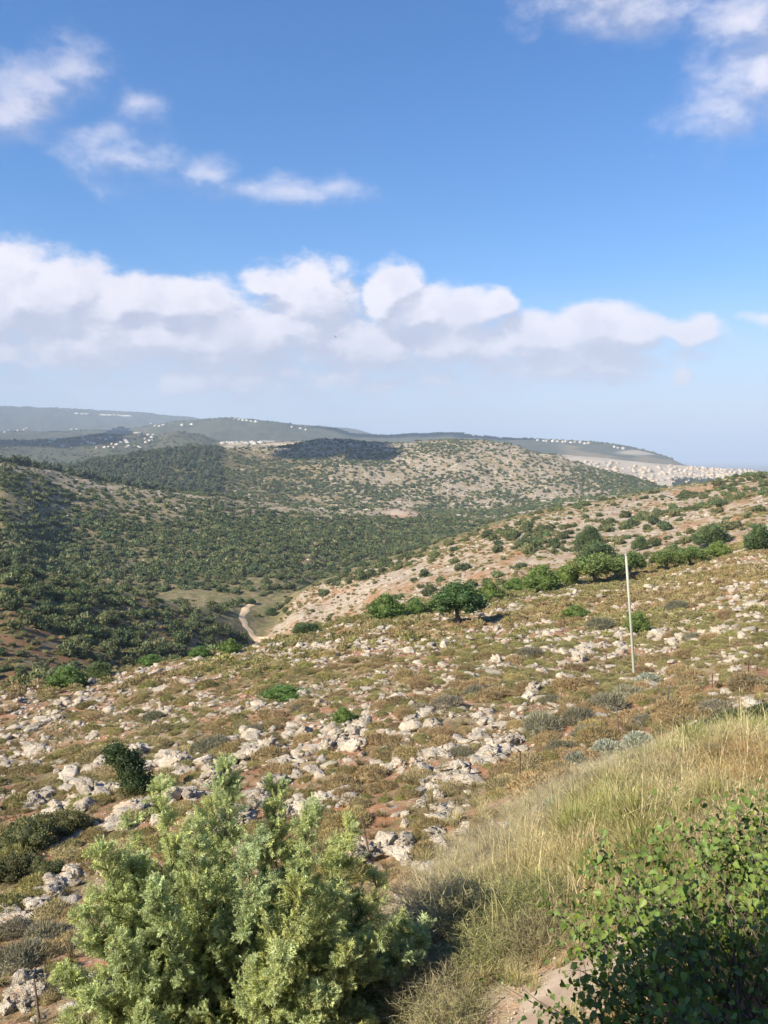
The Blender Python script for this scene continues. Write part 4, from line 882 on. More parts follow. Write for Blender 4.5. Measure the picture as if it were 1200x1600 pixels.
# ------------------------------------------------------------------ simple hard-surface helper
def box(x0, x1, y0, y1, z0, z1):
    v = np.array([[x, y, z] for x in (x0, x1) for y in (y0, y1) for z in (z0, z1)], float)
    f = [[0, 1, 3, 2], [4, 6, 7, 5], [0, 4, 5, 1], [2, 3, 7, 6], [0, 2, 6, 4], [1, 5, 7, 3]]
    return v, np.array(f)
def boxes(name, lst, mats):
    V, Fc, mi, off = [], [], [], 0
    for b, k in lst:
        v, f = box(*b); V.append(v); Fc.append(f + off); mi += [k] * 6; off += 8
    me = mesh_np(name, np.concatenate(V), np.concatenate(Fc), None)
    for m_ in mats: me.materials.append(m_)
    me.polygons.foreach_set('material_index', np.array(mi, np.int32)); return me
def plain(name, col, rough=.8, var=.12, scale=3.0):
    m_, n = new_mat(name); p_ = n.n('ShaderNodeTexCoord').outputs['Object']; q = n.noise(p_, scale, 5, .6); rnd = n.n('ShaderNodeObjectInfo').outputs['Random']
    c0 = tuple(x * (1 - var) for x in col); c1 = tuple(min(1, x * (1 + var)) for x in col)
    c = n.n('ShaderNodeHueSaturation', {'Hue': .5, 'Saturation': n.m('MULTIPLY_ADD', rnd, .8, .6), 'Value': n.m('MULTIPLY_ADD', rnd, .35, .8), 'Color': n.mix(q, c0, c1)}).outputs[0]
    n.n('ShaderNodeOutputMaterial', {0: n.n('ShaderNodeBsdfPrincipled', {'Base Color': c, 'Roughness': rough}).outputs[0]}); return m_
M_plaster = plain('pale_plaster', (.52, .44, .34)); M_white = plain('white_plaster', (.60, .565, .50)); M_pane = plain('dark_pane', (.06, .065, .07), .3)
M_tile = plain('roof_tiles', (.42, .20, .13)); M_pole = plain('painted_steel', (.32, .32, .27), .6, .25, 1.2); M_rust = plain('rusty_iron', (.11, .07, .05), .85, .4, 20); M_wire = plain('fence_wire', (.22, .20, .18), .6)

# ------------------------------------------------------------------ the pale pole
X, Y_, z, r = hit(992, 1061, 8, 100)
dx, dy, dz = [float(t) for t in pix_dir(978, 866)]; k = Y_ / dy
v, t, c = tube([(0, 0, -.3), ((dx * k - X) * .5, 0, (dz * k - z) * .5), (dx * k - X, 0, dz * k - z)], [.064, .060, .056], 12)
me = mesh_np('pole', v, t, M_pole, None, True)
pe = empty('pole', (X, Y_, z)); tag(pe, 'tall pale grey metal pole leaning slightly on the stony slope', 'pole')
link('shaft', me, pe)
v, t, c = tube([(dx * k - X, 0, dz * k - z - .04), (dx * k - X, 0, dz * k - z + .03)], [.075, .075], 12); link('cap', mesh_np('pole_cap', v, t, M_pole), pe)

# ------------------------------------------------------------------ wire fence
POSTS = [(64, 1600, 1532, .02), (583, 1347, 1270, .02), (811, 1228, 1176, .03), (878, 1162, 1132, .015), (968, 1146, 1105, .02), (1043, 1117, 1074, .035), (1053, 1117, 1101, .03), (1112, 1082, 1054, .03), (1169, 1052, 1028, .02)]
fe = None; tops = []
for px, pb, pt, rad in POSTS:
    X, Y_, z, r = hit(px, pb, 8, 60); h = (pb - pt) * r / F * 1.02
    if fe is None: fe = empty('wire_fence', (X, Y_, z)); tag(fe, 'sagging wire fence on thin rusty posts crossing the rocky slope', 'fence'); bx = np.array([X, Y_, z])
    lean = {583: -.25, 968: -.12, 64: -.12}.get(px, .02) * h
    v, t, c = tube([(0, 0, -.2), (lean, 0, h)], [rad, rad * .8], 6)
    link('post', mesh_np('post', v, t, M_rust), fe, (X - bx[0], Y_ - bx[1], z - bx[2]))
    if px != 1053: tops.append((X - bx[0], Y_ - bx[1], z - bx[2], h, lean))
for hfrac in (.95, .62, .3):
    for a, b in zip(tops[:-1], tops[1:]):
        A_ = np.array([a[0] + a[4] * hfrac, a[1], a[2] + a[3] * hfrac]); B_ = np.array([b[0] + b[4] * hfrac, b[1], b[2] + b[3] * hfrac])
        n_ = 12; P = [A_ + (B_ - A_) * i / n_ for i in range(n_ + 1)]
        for i, p in enumerate(P):
            gz = float(ground(p[0] + bx[0], p[1] + bx[1])) - bx[2] + .12
            p[2] = max(p[2] - .25 * math.sin(math.pi * i / n_), gz)
        v, t, c = tube(P, [.0035] * len(P), 4); link('wire', mesh_np('wire', v, t, M_wire), fe)

# ------------------------------------------------------------------ juniper
def at_y(px, py, y):
    x, yy_, z = [float(t) for t in pix_dir(px, py)]; return np.array([x * y / yy_, y, z * y / yy_])
def spray(seed):
    q = np.random.default_rng(seed); V = []; 
    def leaflet(p, d, l, w_):
        s = np.cross(d, q.normal(size=3)); s /= np.linalg.norm(s) + 1e-9
        V.extend([p - s * w_ * .5, p + s * w_ * .5, p + d * l])
    for i in range(18):
        y = .06 + i / 18 * .9; side = 1 if i % 2 else -1
        L = .36 * (1 - y) ** .6 + .10
        ang = q.uniform(-.5, .5); d = np.array([side * .8 * math.cos(ang), .75, side * .8 * math.sin(ang)]); d /= np.linalg.norm(d)
        p0 = np.array([0, y, .05 * math.sin(y * 3)])
        for j in range(4):
            p = p0 + d * L * (j / 4); dd = d + q.normal(scale=.45, size=3); dd /= np.linalg.norm(dd); leaflet(p, dd, L * .42 + .04, .058)
    leaflet(np.array([0, .85, 0]), np.array([0, 1., .1]), .25, .07)
    V = np.array(V); T = np.arange(len(V)).reshape(-1, 3)
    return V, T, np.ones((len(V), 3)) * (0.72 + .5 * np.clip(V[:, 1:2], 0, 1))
def juniper():
    B = at_y(345, 1700, 9.7); B[2] = float(ground(B[0], B[1])) - .05
    tips = [(352, 1204, 9.9), (250, 1238, 9.5), (432, 1238, 10.1), (490, 1262, 9.9), (546, 1302, 9.6), (158, 1335, 9.2), (205, 1290, 10.2), (300, 1300, 9.0), (395, 1320, 8.9), (135, 1430, 8.9), (622, 1440, 9.6),
            (590, 1385, 9.8), (108, 1530, 8.8), (520, 1400, 8.9), (465, 1395, 8.6), (245, 1400, 8.7), (180, 1480, 8.5), (440, 1500, 8.4), (545, 1500, 8.8), (115, 1610, 8.8), (640, 1500, 9.3), (655, 1455, 9.7),
            (560, 1590, 8.9), (220, 1600, 8.3), (480, 1620, 8.4), (330, 1260, 10.4), (270, 1330, 10.3), (450, 1330, 10.4), (180, 1400, 10.0), (540, 1420, 10.3), (600, 1520, 9.4), (350, 1640, 8.1), (150, 1560, 8.6), (500, 1560, 8.5), (200, 1340, 9.4), (590, 1470, 9.1)]
    wood, SP, SD, SS, SC = [], [], [], [], []
    for ti, (px, py, y) in enumerate(tips):
        tip = at_y(px, py, y); L = np.linalg.norm(tip - B); out = tip - B; out[2] = 0
        m1 = B + out * .55 + [0, 0, (tip[2] - B[2]) * .30]; 
        tt = np.linspace(0, 1, 14)[:, None]; crv = (1 - tt) ** 2 * B + 2 * tt * (1 - tt) * m1 + tt ** 2 * tip
        wood.append(tube(crv, np.linspace(.030, .002, 14), 5, (.1, .08, .06)))
        nb = int(17 * L) + 14
        tone = rng.uniform(0, 1)
        for b in range(nb):
            nw = max(6, int(L / .2)); t = min(1, .18 + .82 * (rng.integers(1, nw + 1) + rng.normal(0, .13)) / nw); i = t * 13; i0 = int(min(i, 12)); p = crv[i0] + (crv[i0 + 1] - crv[i0]) * (i - i0); ax = crv[i0 + 1] - crv[i0]; ax /= np.linalg.norm(ax)
            d = rng.normal(size=3); d -= ax * (d @ ax); d /= np.linalg.norm(d); d = d * .85 + ax * .50 + np.array([.10, 0, .25]); d /= np.linalg.norm(d)
            bl = ((1 - t) ** .8 * .21 * L + .10) * rng.uniform(.45, 1.6); e = p + d * bl + np.array([0, 0, .12 * bl])
            wood.append(tube([p, (p + e) / 2 - [0, 0, .02 * bl], e], [.009, .006, .002], 3, (.12, .09, .06)))
            ns = int(bl / .036) + 3
            for s in range(ns):
                f = .12 + .88 * (s + rng.uniform(0, 1)) / ns; q_ = p + (e - p) * f
                pu = rng.normal(size=3); pu -= d * (pu @ d); pu /= np.linalg.norm(pu)
                dd = d * .9 + pu * .8 * (1 - .5 * f) + [0, 0, .15] + rng.normal(scale=.12, size=3); SP.append(q_); SD.append(dd); SS.append(rng.uniform(.13, .22) * (1.1 - .55 * f))
                u = np.clip(tone * .5 + rng.uniform(.1, .6) + (.25 if s == ns - 1 else 0), 0, 1)
                SC.append(np.array([.40, .405, .13]) * (1 - u) + np.array([.34, .41, .235]) * u)
        for s in range(54):
            t = 1 - .6 * (s / 54); i = t * 13; i0 = int(min(i, 12)); q_ = crv[i0] + (crv[i0 + 1] - crv[i0]) * (i - i0); ax = crv[i0 + 1] - crv[i0]; ax /= np.linalg.norm(ax)
            SP.append(q_); SD.append(ax + rng.normal(scale=.34 + .5 * s / 54, size=3)); SS.append(rng.uniform(.10, .16) * (1 + .5 * s / 54)); u = np.clip(tone * .5 + rng.uniform(.2, .6), 0, 1); SC.append(np.array([.40, .405, .13]) * (1 - u) + np.array([.34, .41, .235]) * u)
    SP, SD, SS, SC = map(np.array, (SP, SD, SS, SC)); SC = 1.18 * SC * rng.uniform(.75, 1.2, len(SC))[:, None]
    parts = []
    vid = rng.integers(0, 4, len(SP))
    for k in range(4):
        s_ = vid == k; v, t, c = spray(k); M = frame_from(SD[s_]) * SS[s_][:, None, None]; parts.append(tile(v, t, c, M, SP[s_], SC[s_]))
    v, t, c = join(parts); print('juniper sprays', len(SP), 'tris', len(t))
    e = empty('juniper', tuple(B)); tag(e, 'big feathery blue-green juniper filling the lower left of the view', 'tree')
    link('foliage', mesh_np('juniper_foliage', v - B, t, M_jun, c), e)
    wv, wt, wc = join(wood); link('branches', mesh_np('juniper_branches', wv - B, wt, M_bark), e)
juniper()

# ------------------------------------------------------------------ leafy shrub at the lower right
def leaf_mesh(k):
    q = np.random.default_rng(k); n = 8; V = [[0, .42, .0]]
    for i in range(n):
        a = -math.pi / 2 + 2 * math.pi * i / n; rx = .42 * (1 + .08 * q.normal()); x, y = rx * math.cos(a) * (1.1 if math.sin(a) < .2 else .85), .5 * math.sin(a) + .45
        if i == n // 2: y += .22
        if i == 0: y += .12
        V.append([x, y, .42 * abs(x) - .12 * (y - .4) ** 2 + q.normal(0, .015)])
    T = [[0, i + 1, (i + 1) % n + 1] for i in range(n)]
    return np.array(V), np.array(T), np.tile([[.165, .235, .062]], (n + 1, 1)) * q.uniform(.9, 1.1)
LM = [leaf_mesh(i) for i in range(4)]
def leafy():
    BX, BY = 3.0, 6.2; B = np.array([BX, BY, float(ground(BX, BY))])
    q = rng; tips = []
    for i in range(105):
        x, y = q.uniform(1.0, 5.2), q.uniform(4.6, 8.6)
        g0 = float(ground(x, y)); top = 1.75 - .30 * ((x - 3.4) / 1.6) ** 2 - .28 * ((y - 6.6) / 1.7) ** 2 + .5 * (fbm(np.array([x * 1.3]), np.array([y * 1.3]), 5)[0] - .5)
        if top < .25 or (y > 7.2 and x < 2.0) or x < 1.5: continue
        tips.append((x, y, g0 + top * q.uniform(.45, 1.05), .30))
    for px, py, y, rad in [(930, 1312, 8.3, .16), (955, 1330, 8.2, .15), (915, 1345, 8.2, .14), (1000, 1400, 7.6, .25), (960, 1420, 7.7, .25), (900, 1400, 8.0, .2), (870, 1430, 8.0, .18), (850, 1400, 8.3, .12), (930, 1460, 7.5, .2), (890, 1470, 7.7, .18), (1010, 1450, 7.3, .22), (1060, 1300, 8.3, .28), (1100, 1275, 8.5, .26),
                           (1150, 1265, 8.6, .28), (1195, 1262, 8.6, .28), (1050, 1360, 8.0, .25), (1090, 1340, 8.0, .28), (765, 1528, 7.3, .07), (800, 1532, 7.2, .09), (835, 1560, 7.0, .10), (860, 1575, 6.9, .10), (900, 1540, 7.0, .14), (950, 1530, 7.0, .15), (840, 1600, 6.6, .14), (880, 1610, 6.5, .16), (930, 1590, 6.6, .2), (1140, 1300, 8.2, .3), (1190, 1310, 8.2, .3), (1010, 1320, 8.3, .2), (980, 1380, 8.0, .2), (1000, 1540, 6.8, .25), (1050, 1570, 6.5, .25)]:
        p = at_y(px, py, y); tips.append((p[0], p[1], p[2], rad))
    wood, LP, LN, LS, LC = [], [], [], [], []
    for (x, y, z, rad) in tips:
        tip = np.array([x, y, z]); base = B + [q.uniform(-.5, .7), q.uniform(-.6, .6), 0]
        m1 = base * .5 + tip * .5 + [0, 0, .35 * (tip[2] - base[2]) + q.uniform(0, .15)]
        if rad < .12: m1 = base * .5 + tip * .5 + [0, 0, .05]
        tt = np.linspace(0, 1, 10)[:, None]; crv = (1 - tt) ** 2 * base + 2 * tt * (1 - tt) * m1 + tt ** 2 * tip
        wood.append(tube(crv, np.linspace(.014, .003, 10), 4))
        L = np.linalg.norm(tip - base); nl = int((30 + rad * 260) * q.uniform(.5, 1.2))
        for j in range(nl):
            t = q.uniform(.35, 1.0) if rad < .12 else 1 - abs(q.normal(0, .22)); t = min(max(t, .25), 1); i = t * 9; i0 = int(min(i, 8)); p = crv[i0] + (crv[i0 + 1] - crv[i0]) * (i - i0)
            o_ = q.normal(size=3) * rad * .55 * (1 if t > .5 else .5); pp = p + o_
            if pp[2] < float(B[2]) - .5: continue
            LP.append(pp); LN.append(o_ / (np.linalg.norm(o_) + 1e-6) * .6 + np.array([-.35, -.35, .55]) + q.normal(scale=.65, size=3)); LS.append(q.uniform(.032, .082) * (.8 if rad < .16 else 1))
            if q.uniform() < .25: wood.append(tube([p, pp], [.003, .0015], 3))
            u = q.uniform(); LC.append(np.array([1.5, 1.35, .9]) if u > .85 else (np.array([1.5, 1.0, .5]) if u > .985 else np.array([1, 1, 1]) * q.uniform(.65, 1.25)))
    LP, LN, LS, LC = map(np.array, (LP, LN, LS, LC)); LN /= np.linalg.norm(LN, axis=1, keepdims=True)
    # leaf plane normal = LN, blade hangs outward/down
    dn = np.array([0, 0, -1.0]) + rng.normal(scale=.6, size=LP.shape); yv = dn - LN * np.sum(dn * LN, 1, keepdims=True); yv /= np.linalg.norm(yv, axis=1, keepdims=True); xv = np.cross(yv, LN)
    M = np.stack([xv, yv, LN], axis=2)
    e = empty('leafy_shrub', tuple(B)); tag(e, 'big shrub with round glossy green leaves in the shaded lower right corner', 'shrub')
    wv, wt, _ = join(wood); link('stems', mesh_np('leafy_stems', wv - B, wt, M_bark), e)
    px, py = project(LP[:, 0], LP[:, 1], LP[:, 2]); dd = np.linalg.norm(LP, axis=1)
    sunny = (py < 1470 - (px - 900) * .1)
    sc_ = LS / dd * ((px > 0) & (px < 1195) & (py < 1595)) * np.where(sunny, 1.3, 1) * rng.uniform(.8, 1.2, len(LS)); od = np.argsort(-sc_); big_, rest = od[:300], od[300:]
    for k in range(4): leaf_m.append(mesh_np('leaf', LM[k][0], LM[k][1], M_leaf, LM[k][2], True))
    for i in big_:
        o = bpy.data.objects.new('leaf', leaf_m[i % 4]); C.objects.link(o); o.parent = e
        mm = Matrix([list(row) for row in M[i] * LS[i]]).to_4x4(); mm.translation = Vector(LP[i] - B); o.matrix_local = mm
    parts = []
    for k in range(4):
        s_ = rest[rest % 4 == k]; parts.append(tile(*LM[k], M[s_] * LS[s_][:, None, None], LP[s_] - B, LC[s_]))
    v, t, c = join(parts); tag(link('leaves', mesh_np('leafy_leaves', v, t, M_leaf, c, True), e), kind='stuff'); print('leaves', len(LP))
leaf_m = []
leafy()

# ------------------------------------------------------------------ grass bank
def tuft(seed, nb, col, tipc, lean=.35, wdt=.010, heads=.15, spread=.22, curl=.5):
    q = np.random.default_rng(seed); V, Cc, T = [], [], []
    for i in range(nb):
        a = q.uniform(0, 6.28); b = np.array([math.cos(a), math.sin(a), 0]) * q.uniform(0, spread); L = q.uniform(.5, 1.0)
        a2 = a + q.normal(0, .8); d = np.array([math.cos(a2), math.sin(a2), 0]); le = abs(q.normal(0, lean)); s = np.array([-d[1], d[0], 0]); k0 = q.uniform(0, 3.14); s = s * math.cos(k0) + d * math.sin(k0)
        p0 = b; p1 = b + d * le * .35 * L + [0, 0, L * .55]; p2 = b + d * le * (1 + curl) * L + [0, 0, L * (1 - .35 * le)]
        w_ = wdt * q.uniform(.6, 1.3); n0 = len(V); hd = q.uniform() < heads
        kk = q.uniform(.7, 1.25); c0 = np.array(col) * kk; c1 = np.array(tipc) * kk
        V += [p0 - s * w_, p0 + s * w_, p1 - s * w_ * .8, p1 + s * w_ * .8, p2]; Cc += [c0 * .8, c0 * .8, (c0 + c1) / 2, (c0 + c1) / 2, c1]
        T += [[n0, n0 + 1, n0 + 3], [n0, n0 + 3, n0 + 2], [n0 + 2, n0 + 3, n0 + 4]]
        if hd:
            n0 = len(V); u = (p2 - p1) / np.linalg.norm(p2 - p1); V += [p2 - u * .02, p2 + u * .05 + s * .008, p2 + u * .12, p2 + u * .05 - s * .008]; Cc += [np.array([.46, .40, .24]) * kk] * 4; T += [[n0, n0 + 1, n0 + 2], [n0, n0 + 2, n0 + 3]]
    return np.array(V), np.array(T), np.array(Cc)
TG = [tuft(i, 90, (.20, .225, .065), (.44, .42, .17), .35) for i in range(3)]
TS = [tuft(10 + i, 80, (.33, .27, .14), (.60, .51, .31), .45, heads=.3) for i in range(3)]
TO = [tuft(20 + i, 80, (.28, .20, .10), (.50, .36, .18), .5, heads=.1) for i in range(3)]
TP = [tuft(30 + i, 110, (.32, .28, .17), (.56, .49, .35), .6, wdt=.006, heads=.35, curl=.9) for i in range(3)]
n_ = 13000; a_ = rng.uniform(az_of(480), R(48), n_); r_ = np.sqrt(rng.uniform(7.5 ** 2, 21 ** 2, n_)); x_, y_ = r_ * np.sin(a_), r_ * np.cos(a_); z_ = ground(x_, y_); px, py = project(x_, y_, z_)
bank = ((py - 1470) + (px - 560) * .70 > 8 + rng.normal(0, 34, n_)) & (r_ < 19.5 + rng.normal(0, .6, n_))
pathd = near_poly(px, py, [(830, 1610), (890, 1545), (960, 1495), (1060, 1460)], 34)
bare = np.hypot((px - 790) / 75, (py - 1590) / 50) < 1
bank &= ~((px > 1085) & (px < 1260) & (py < 1160)); bank &= ~pathd & ~bare & ~((px > 1000) & (py > 1440) & (r_ < 8.6))
nn_ = fbm(x_ * .6, y_ * .6, 77, 3)
score = np.stack([1.1 * np.exp(-(((px - 940) / 110) ** 2 + ((py - 1290) / 60) ** 2)) + (nn_ - .5) * 1.8 + .12 + rng.normal(0, .18, n_),          # green
                  .55 + 0 * px + rng.normal(0, .12, n_) + .7 * np.exp(-(((px - 880) / 60) ** 2 + ((py - 1500) / 40) ** 2)),                                                          # straw
                  1.5 * np.exp(-(((px - 1160) / 70) ** 2 + ((py - 1210) / 40) ** 2)) + (.5 - nn_) * 1.5,              # orange
                  1.6 * np.exp(-(((py - 1470) + (px - 560) * .70) / 60) ** 2) * .8 + (nn_ - .5)], 0)            # pale crest
kind = score.argmax(0)
for k, (nm, pro, lb, hh) in enumerate([('green_grass', TG, 'tall yellow-green grass on the roadside bank', .50), ('straw_grass', TS, 'dry straw-coloured grass on the roadside bank', .40), ('orange_grass', TO, 'dry orange-brown grass at the right of the bank', .38), ('feather_grass', TP, 'pale feathery dry grass along the crest of the bank', .34)]):
    I = np.where(bank & (kind == k))[0]; m_ = len(I); low = np.interp(py[I], [1350, 1450], [1, .55]); s = hh * rng.lognormal(0, .22, m_) * low
    scatter(nm, pro, np.stack([x_[I], y_[I], z_[I] - .02], 1), rng.integers(0, 3, m_), np.stack([rng.normal(0, .12, m_), rng.normal(0, .12, m_), rng.uniform(0, 6.28, m_)], 1), np.stack([s, s, s], 1), M_grass, lb, 'grass')
n_ = 420; a_ = rng.uniform(az_of(620), R(27), n_); r_ = np.sqrt(rng.uniform(9.5 ** 2, 17 ** 2, n_)); x_, y_ = r_ * np.sin(a_), r_ * np.cos(a_); z_ = ground(x_, y_); px, py = project(x_, y_, z_)
k = ((py - 1470) + (px - 560) * .70 > 10) & (py < 1480) & ~near_poly(px, py, [(830, 1610), (890, 1545), (960, 1495), (1060, 1460)], 34); n_ = int(k.sum()); s = .62 * rng.lognormal(0, .2, n_)
scatter('seed_stalks', [tuft(70 + i, 9, (.42, .34, .18), (.62, .52, .32), .35, wdt=.009, heads=1, spread=.3) for i in range(3)], np.stack([x_[k], y_[k], z_[k]], 1), rng.integers(0, 3, n_), np.stack([0 * s, 0 * s, rng.uniform(0, 6.28, n_)], 1), np.stack([s, s, s], 1), M_grass, 'scattered taller seed stalks standing out of the bank grass', 'grass')
BR = [(1062, 1258, 30), (940, 1240, 12), (1010, 1280, 14), (780, 1390, 16), (700, 1400, 22), (870, 1330, 10), (1120, 1210, 12)]
for px, py, sp in BR:
    X, Y_, z, r = hit(px, py, 8, 20); s = sp * r / F; tag(link('limestone_rock', ROCK_ME[int(sp) % 10], None, (X, Y_, z + .12 * s + (.12 if sp > 25 else .05)), (0, .1, px), (s * 1.3, s * 1.2, s * 1.3)), 'pale rock showing through the grass above the leafy shrub' if px == 1062 else f'pale stone half hidden in the bank grass {rel(px, py, [(898, 1195, "the silvery upright shrub"), (592, 1330, "the thin bent post"), (1062, 1258, "the bank rock")])}', 'rock', 'stones half hidden in the grass bank')
for px, py, wd, h in [(1010, 1225, 50, 28), (1070, 1195, 60, 30), (930, 1225, 44, 24), (860, 1300, 50, 26), (800, 1330, 44, 24), (760, 1350, 50, 26), (1120, 1190, 50, 30), (985, 1260, 46, 26), (890, 1255, 40, 24), (720, 1385, 50, 28), (660, 1420, 60, 34)]:
    X, Y_, z, r = hit(px, py, 8, 20); q_ = r / F; tag(link('grey_shrub', GREY_ME[random.randrange(3)], None, (X, Y_, z), (0, 0, random.uniform(0, 6)), (wd * q_, wd * q_, h * q_ * 2.2)), f'small grey weed clump in the bank grass {rel(px, py, [(898, 1195, "the silvery upright shrub"), (592, 1330, "the thin bent post"), (1062, 1258, "the bank rock"), (1150, 1130, "the dark feathery shrub")])}', 'shrub', 'grey weeds in the grass bank')
# thin dry grass between the cushions of the near slope
n_ = 4500; a_ = rng.uniform(-R(28), R(28), n_); r_ = np.sqrt(rng.uniform(11 ** 2, 60 ** 2, n_)); x_, y_ = r_ * np.sin(a_), r_ * np.cos(a_)
s = .22 * rng.lognormal(0, .3, n_); scatter('sparse_dry_grass', [tuft(50 + i, 45, (.20, .16, .08), (.36, .30, .17), .6, wdt=.016, heads=0) for i in range(3)], np.stack([x_, y_, ground(x_, y_)], 1), rng.integers(0, 3, n_), np.stack([0 * x_, 0 * x_, rng.uniform(0, 6.28, n_)], 1), np.stack([s * 1.4, s * 1.4, s], 1), M_grass, 'sparse dry grass between the cushion shrubs', 'grass')

def twiggy(seed, n, col, leafc):
    q = np.random.default_rng(seed); V, Cc, T = [], [], []
    def strand(p, d, L, w_, c):
        s = np.cross(d, q.normal(size=3)); s /= np.linalg.norm(s); m = p + d * L * .5 + q.normal(scale=.03, size=3); e = p + d * L + q.normal(scale=.05, size=3); n0 = len(V)
        V.extend([p - s * w_, p + s * w_, m - s * w_ * .7, m + s * w_ * .7, e]); Cc.extend([c] * 5); T.extend([[n0, n0 + 1, n0 + 3], [n0, n0 + 3, n0 + 2], [n0 + 2, n0 + 3, n0 + 4]]); return m, e
    for i in range(n):
        d = q.normal(size=3); d[2] = abs(d[2]) * .9; d /= np.linalg.norm(d); p = d * q.uniform(.05, .42) * [1, 1, .8]
        dd = d * .7 + q.normal(scale=.55, size=3) + [0, 0, .3]; dd /= np.linalg.norm(dd); c = np.array(col) * q.uniform(.6, 1.4); m, e = strand(p, dd, q.uniform(.12, .30), .0035, c)
        for j in range(2):
            d2 = dd + q.normal(scale=.6, size=3); d2 /= np.linalg.norm(d2); strand(m, d2, q.uniform(.05, .14), .0025, np.array(leafc) * q.uniform(.6, 1.4))
    return np.array(V), np.array(T), np.array(Cc)
TW = [mesh_np('twiggy_shrub', *[a for a in (lambda t: (t[0], t[1]))(tw)], M_twig, tw[2]) for tw in (twiggy(3, 1500, (.26, .225, .135), (.27, .26, .12)), twiggy(4, 1500, (.29, .25, .17), (.29, .265, .15)), twiggy(5, 1500, (.22, .21, .11), (.235, .25, .095)))]
for i, (px, py, wd, h) in enumerate([(740, 1455, 210, 120), (650, 1500, 180, 110), (810, 1440, 170, 110), (600, 1560, 170, 110), (690, 1565, 180, 110), (770, 1510, 160, 100), (840, 1480, 140, 90), (570, 1590, 140, 90), (640, 1600, 170, 110), (720, 1610, 150, 90), (690, 1430, 170, 100), (860, 1420, 150, 90), (780, 1400, 150, 80), (560, 1530, 120, 80),
                                   (1000, 1250, 110, 60), (960, 1230, 90, 50), (1060, 1220, 110, 60), (1010, 1200, 90, 50), (920, 1260, 90, 50), (1040, 1290, 110, 70)]):
    X, Y_, z, r = hit(px, py, 7, 24); q_ = r / F
    tag(link('twiggy_shrub', TW[i % 3], None, (X, Y_, z - .03), (0, 0, random.uniform(0, 6)), (wd * q_ * 1.1, wd * q_ * 1.1, h * q_ * 1.25)), ['olive-brown tangled shrub', 'greyish tangled shrub', 'dull green-brown tangled shrub'][i % 3] + (' touching the juniper on the lower bank' if px < 625 and py > 1390 else ' at the foot of the bank near the path' if py > 1590 else ' beside the leafy shrub on the lower bank' if px > 790 and py > 1390 else ' in the middle of the lower bank' if py > 1390 else ' in the dry grass of the upper bank'), 'shrub', 'twiggy shrubs on the grass bank')
v, t, c = cushion(2600, .10, .5, (.24, .26, .20), wire=.35, top=(.36, .38, .31)); SIL = mesh_np('silvery_shrub', v, t, M_greyshrub, c)
for px, py, wd, h, lb in [(898, 1200, 40, 44, 'silvery blue-green upright shrub on the red soil patch near the fence'), (950, 1180, 60, 40, 'silvery shrub behind the pale grass, right of the red soil'), (1000, 1165, 56, 34, 'silvery pale shrub near the middle fence posts'), (868, 1265, 46, 36, 'small silvery plant among cushions left of the grass bank'), (1015, 1068, 44, 26, 'pale yellow-green low shrub at the foot of the pole')]:
    X, Y_, z, r = hit(px, py, 8, 60); q_ = r / F; tag(link('silvery_shrub', SIL, None, (X, Y_, z - .03), (0, 0, random.uniform(0, 6)), (wd * q_, wd * q_, h * q_ * 1.25)), lb, 'shrub')

# ------------------------------------------------------------------ far buildings
def bld(nm, w_, d_, storeys, wall, red=False):
    H = 3.2 * storeys; L = [((-w_ / 2, w_ / 2, -d_ / 2, d_ / 2, -4, H), 0)]
    L.append(((-w_ / 2 - .25, w_ / 2 + .25, -d_ / 2 - .25, d_ / 2 + .25, H, H + .7), 2 if red else 0))
    L.append(((-w_ * .2, w_ * .15, -d_ * .2, d_ * .25, H + .7, H + 2.6), 0))
    for s in range(storeys):
        for i in range(3):
            x = -w_ / 2 + w_ * (i + .5) / 3; L.append(((x - .8, x + .8, -d_ / 2 - .08, -d_ / 2 + .1, s * 3.2 + 1, s * 3.2 + 2.4), 1))
            y = -d_ / 2 + d_ * (i + .5) / 3; L.append(((-w_ / 2 - .08, -w_ / 2 + .1, y - .7, y + .7, s * 3.2 + 1, s * 3.2 + 2.4), 1))
    return boxes(nm, L, [wall, M_pane, M_tile])
BL_ = [bld('town_house', 13, 11, 3, M_plaster), bld('town_house', 16, 12, 2, M_plaster), bld('town_house', 11, 11, 4, M_plaster), bld('town_house', 15, 10, 2, M_white)]
VL_ = [bld('village_house', 14, 10, 2, M_white), bld('village_house', 18, 9, 1, M_white), bld('village_house', 12, 9, 2, M_plaster, True)]
n_ = 0; tries = 0
while n_ < 292 and tries < 6000:
    tries += 1; px = (900 + 110 * rng.uniform() ** .6) if n_ % 5 == 0 else 1000 + 196 * rng.uniform() ** .85; t_ = 0; lo = np.interp(px, [900, 960, 1005, 1040, 1070, 1120, 1196], [720, 722, 732, 725, 727, 732, 738]); hi_ = np.interp(px, [900, 960, 1005, 1060, 1120, 1196], [727, 742, 752, 757, 752, 747]); py = rng.uniform(lo, hi_)
    X, Y_, z, r = hit(px, py, 1900)
    if r > 3300 or r < 1900: continue
    k = random.randrange(4); s = random.uniform(.5, .8); n_ += 1
    tag(link('town_house', BL_[k], None, (X, Y_, z), (0, 0, random.uniform(-.6, .6)), (s * 1.1, s * 1.1, s * .75)), ['pale three-storey flat-roofed house', 'pale two-storey flat-roofed house', 'pale four-storey flat-roofed block', 'whiter two-storey flat-roofed house'][k] + (' scattered on the pale slope left of the hillside town' if px < 1000 else ' at the left end of the hillside town' if px < 1060 else ' in the middle of the hillside town' if px < 1130 else ' at the right end of the hillside town'), 'house', 'pale houses of the hillside town at the right')
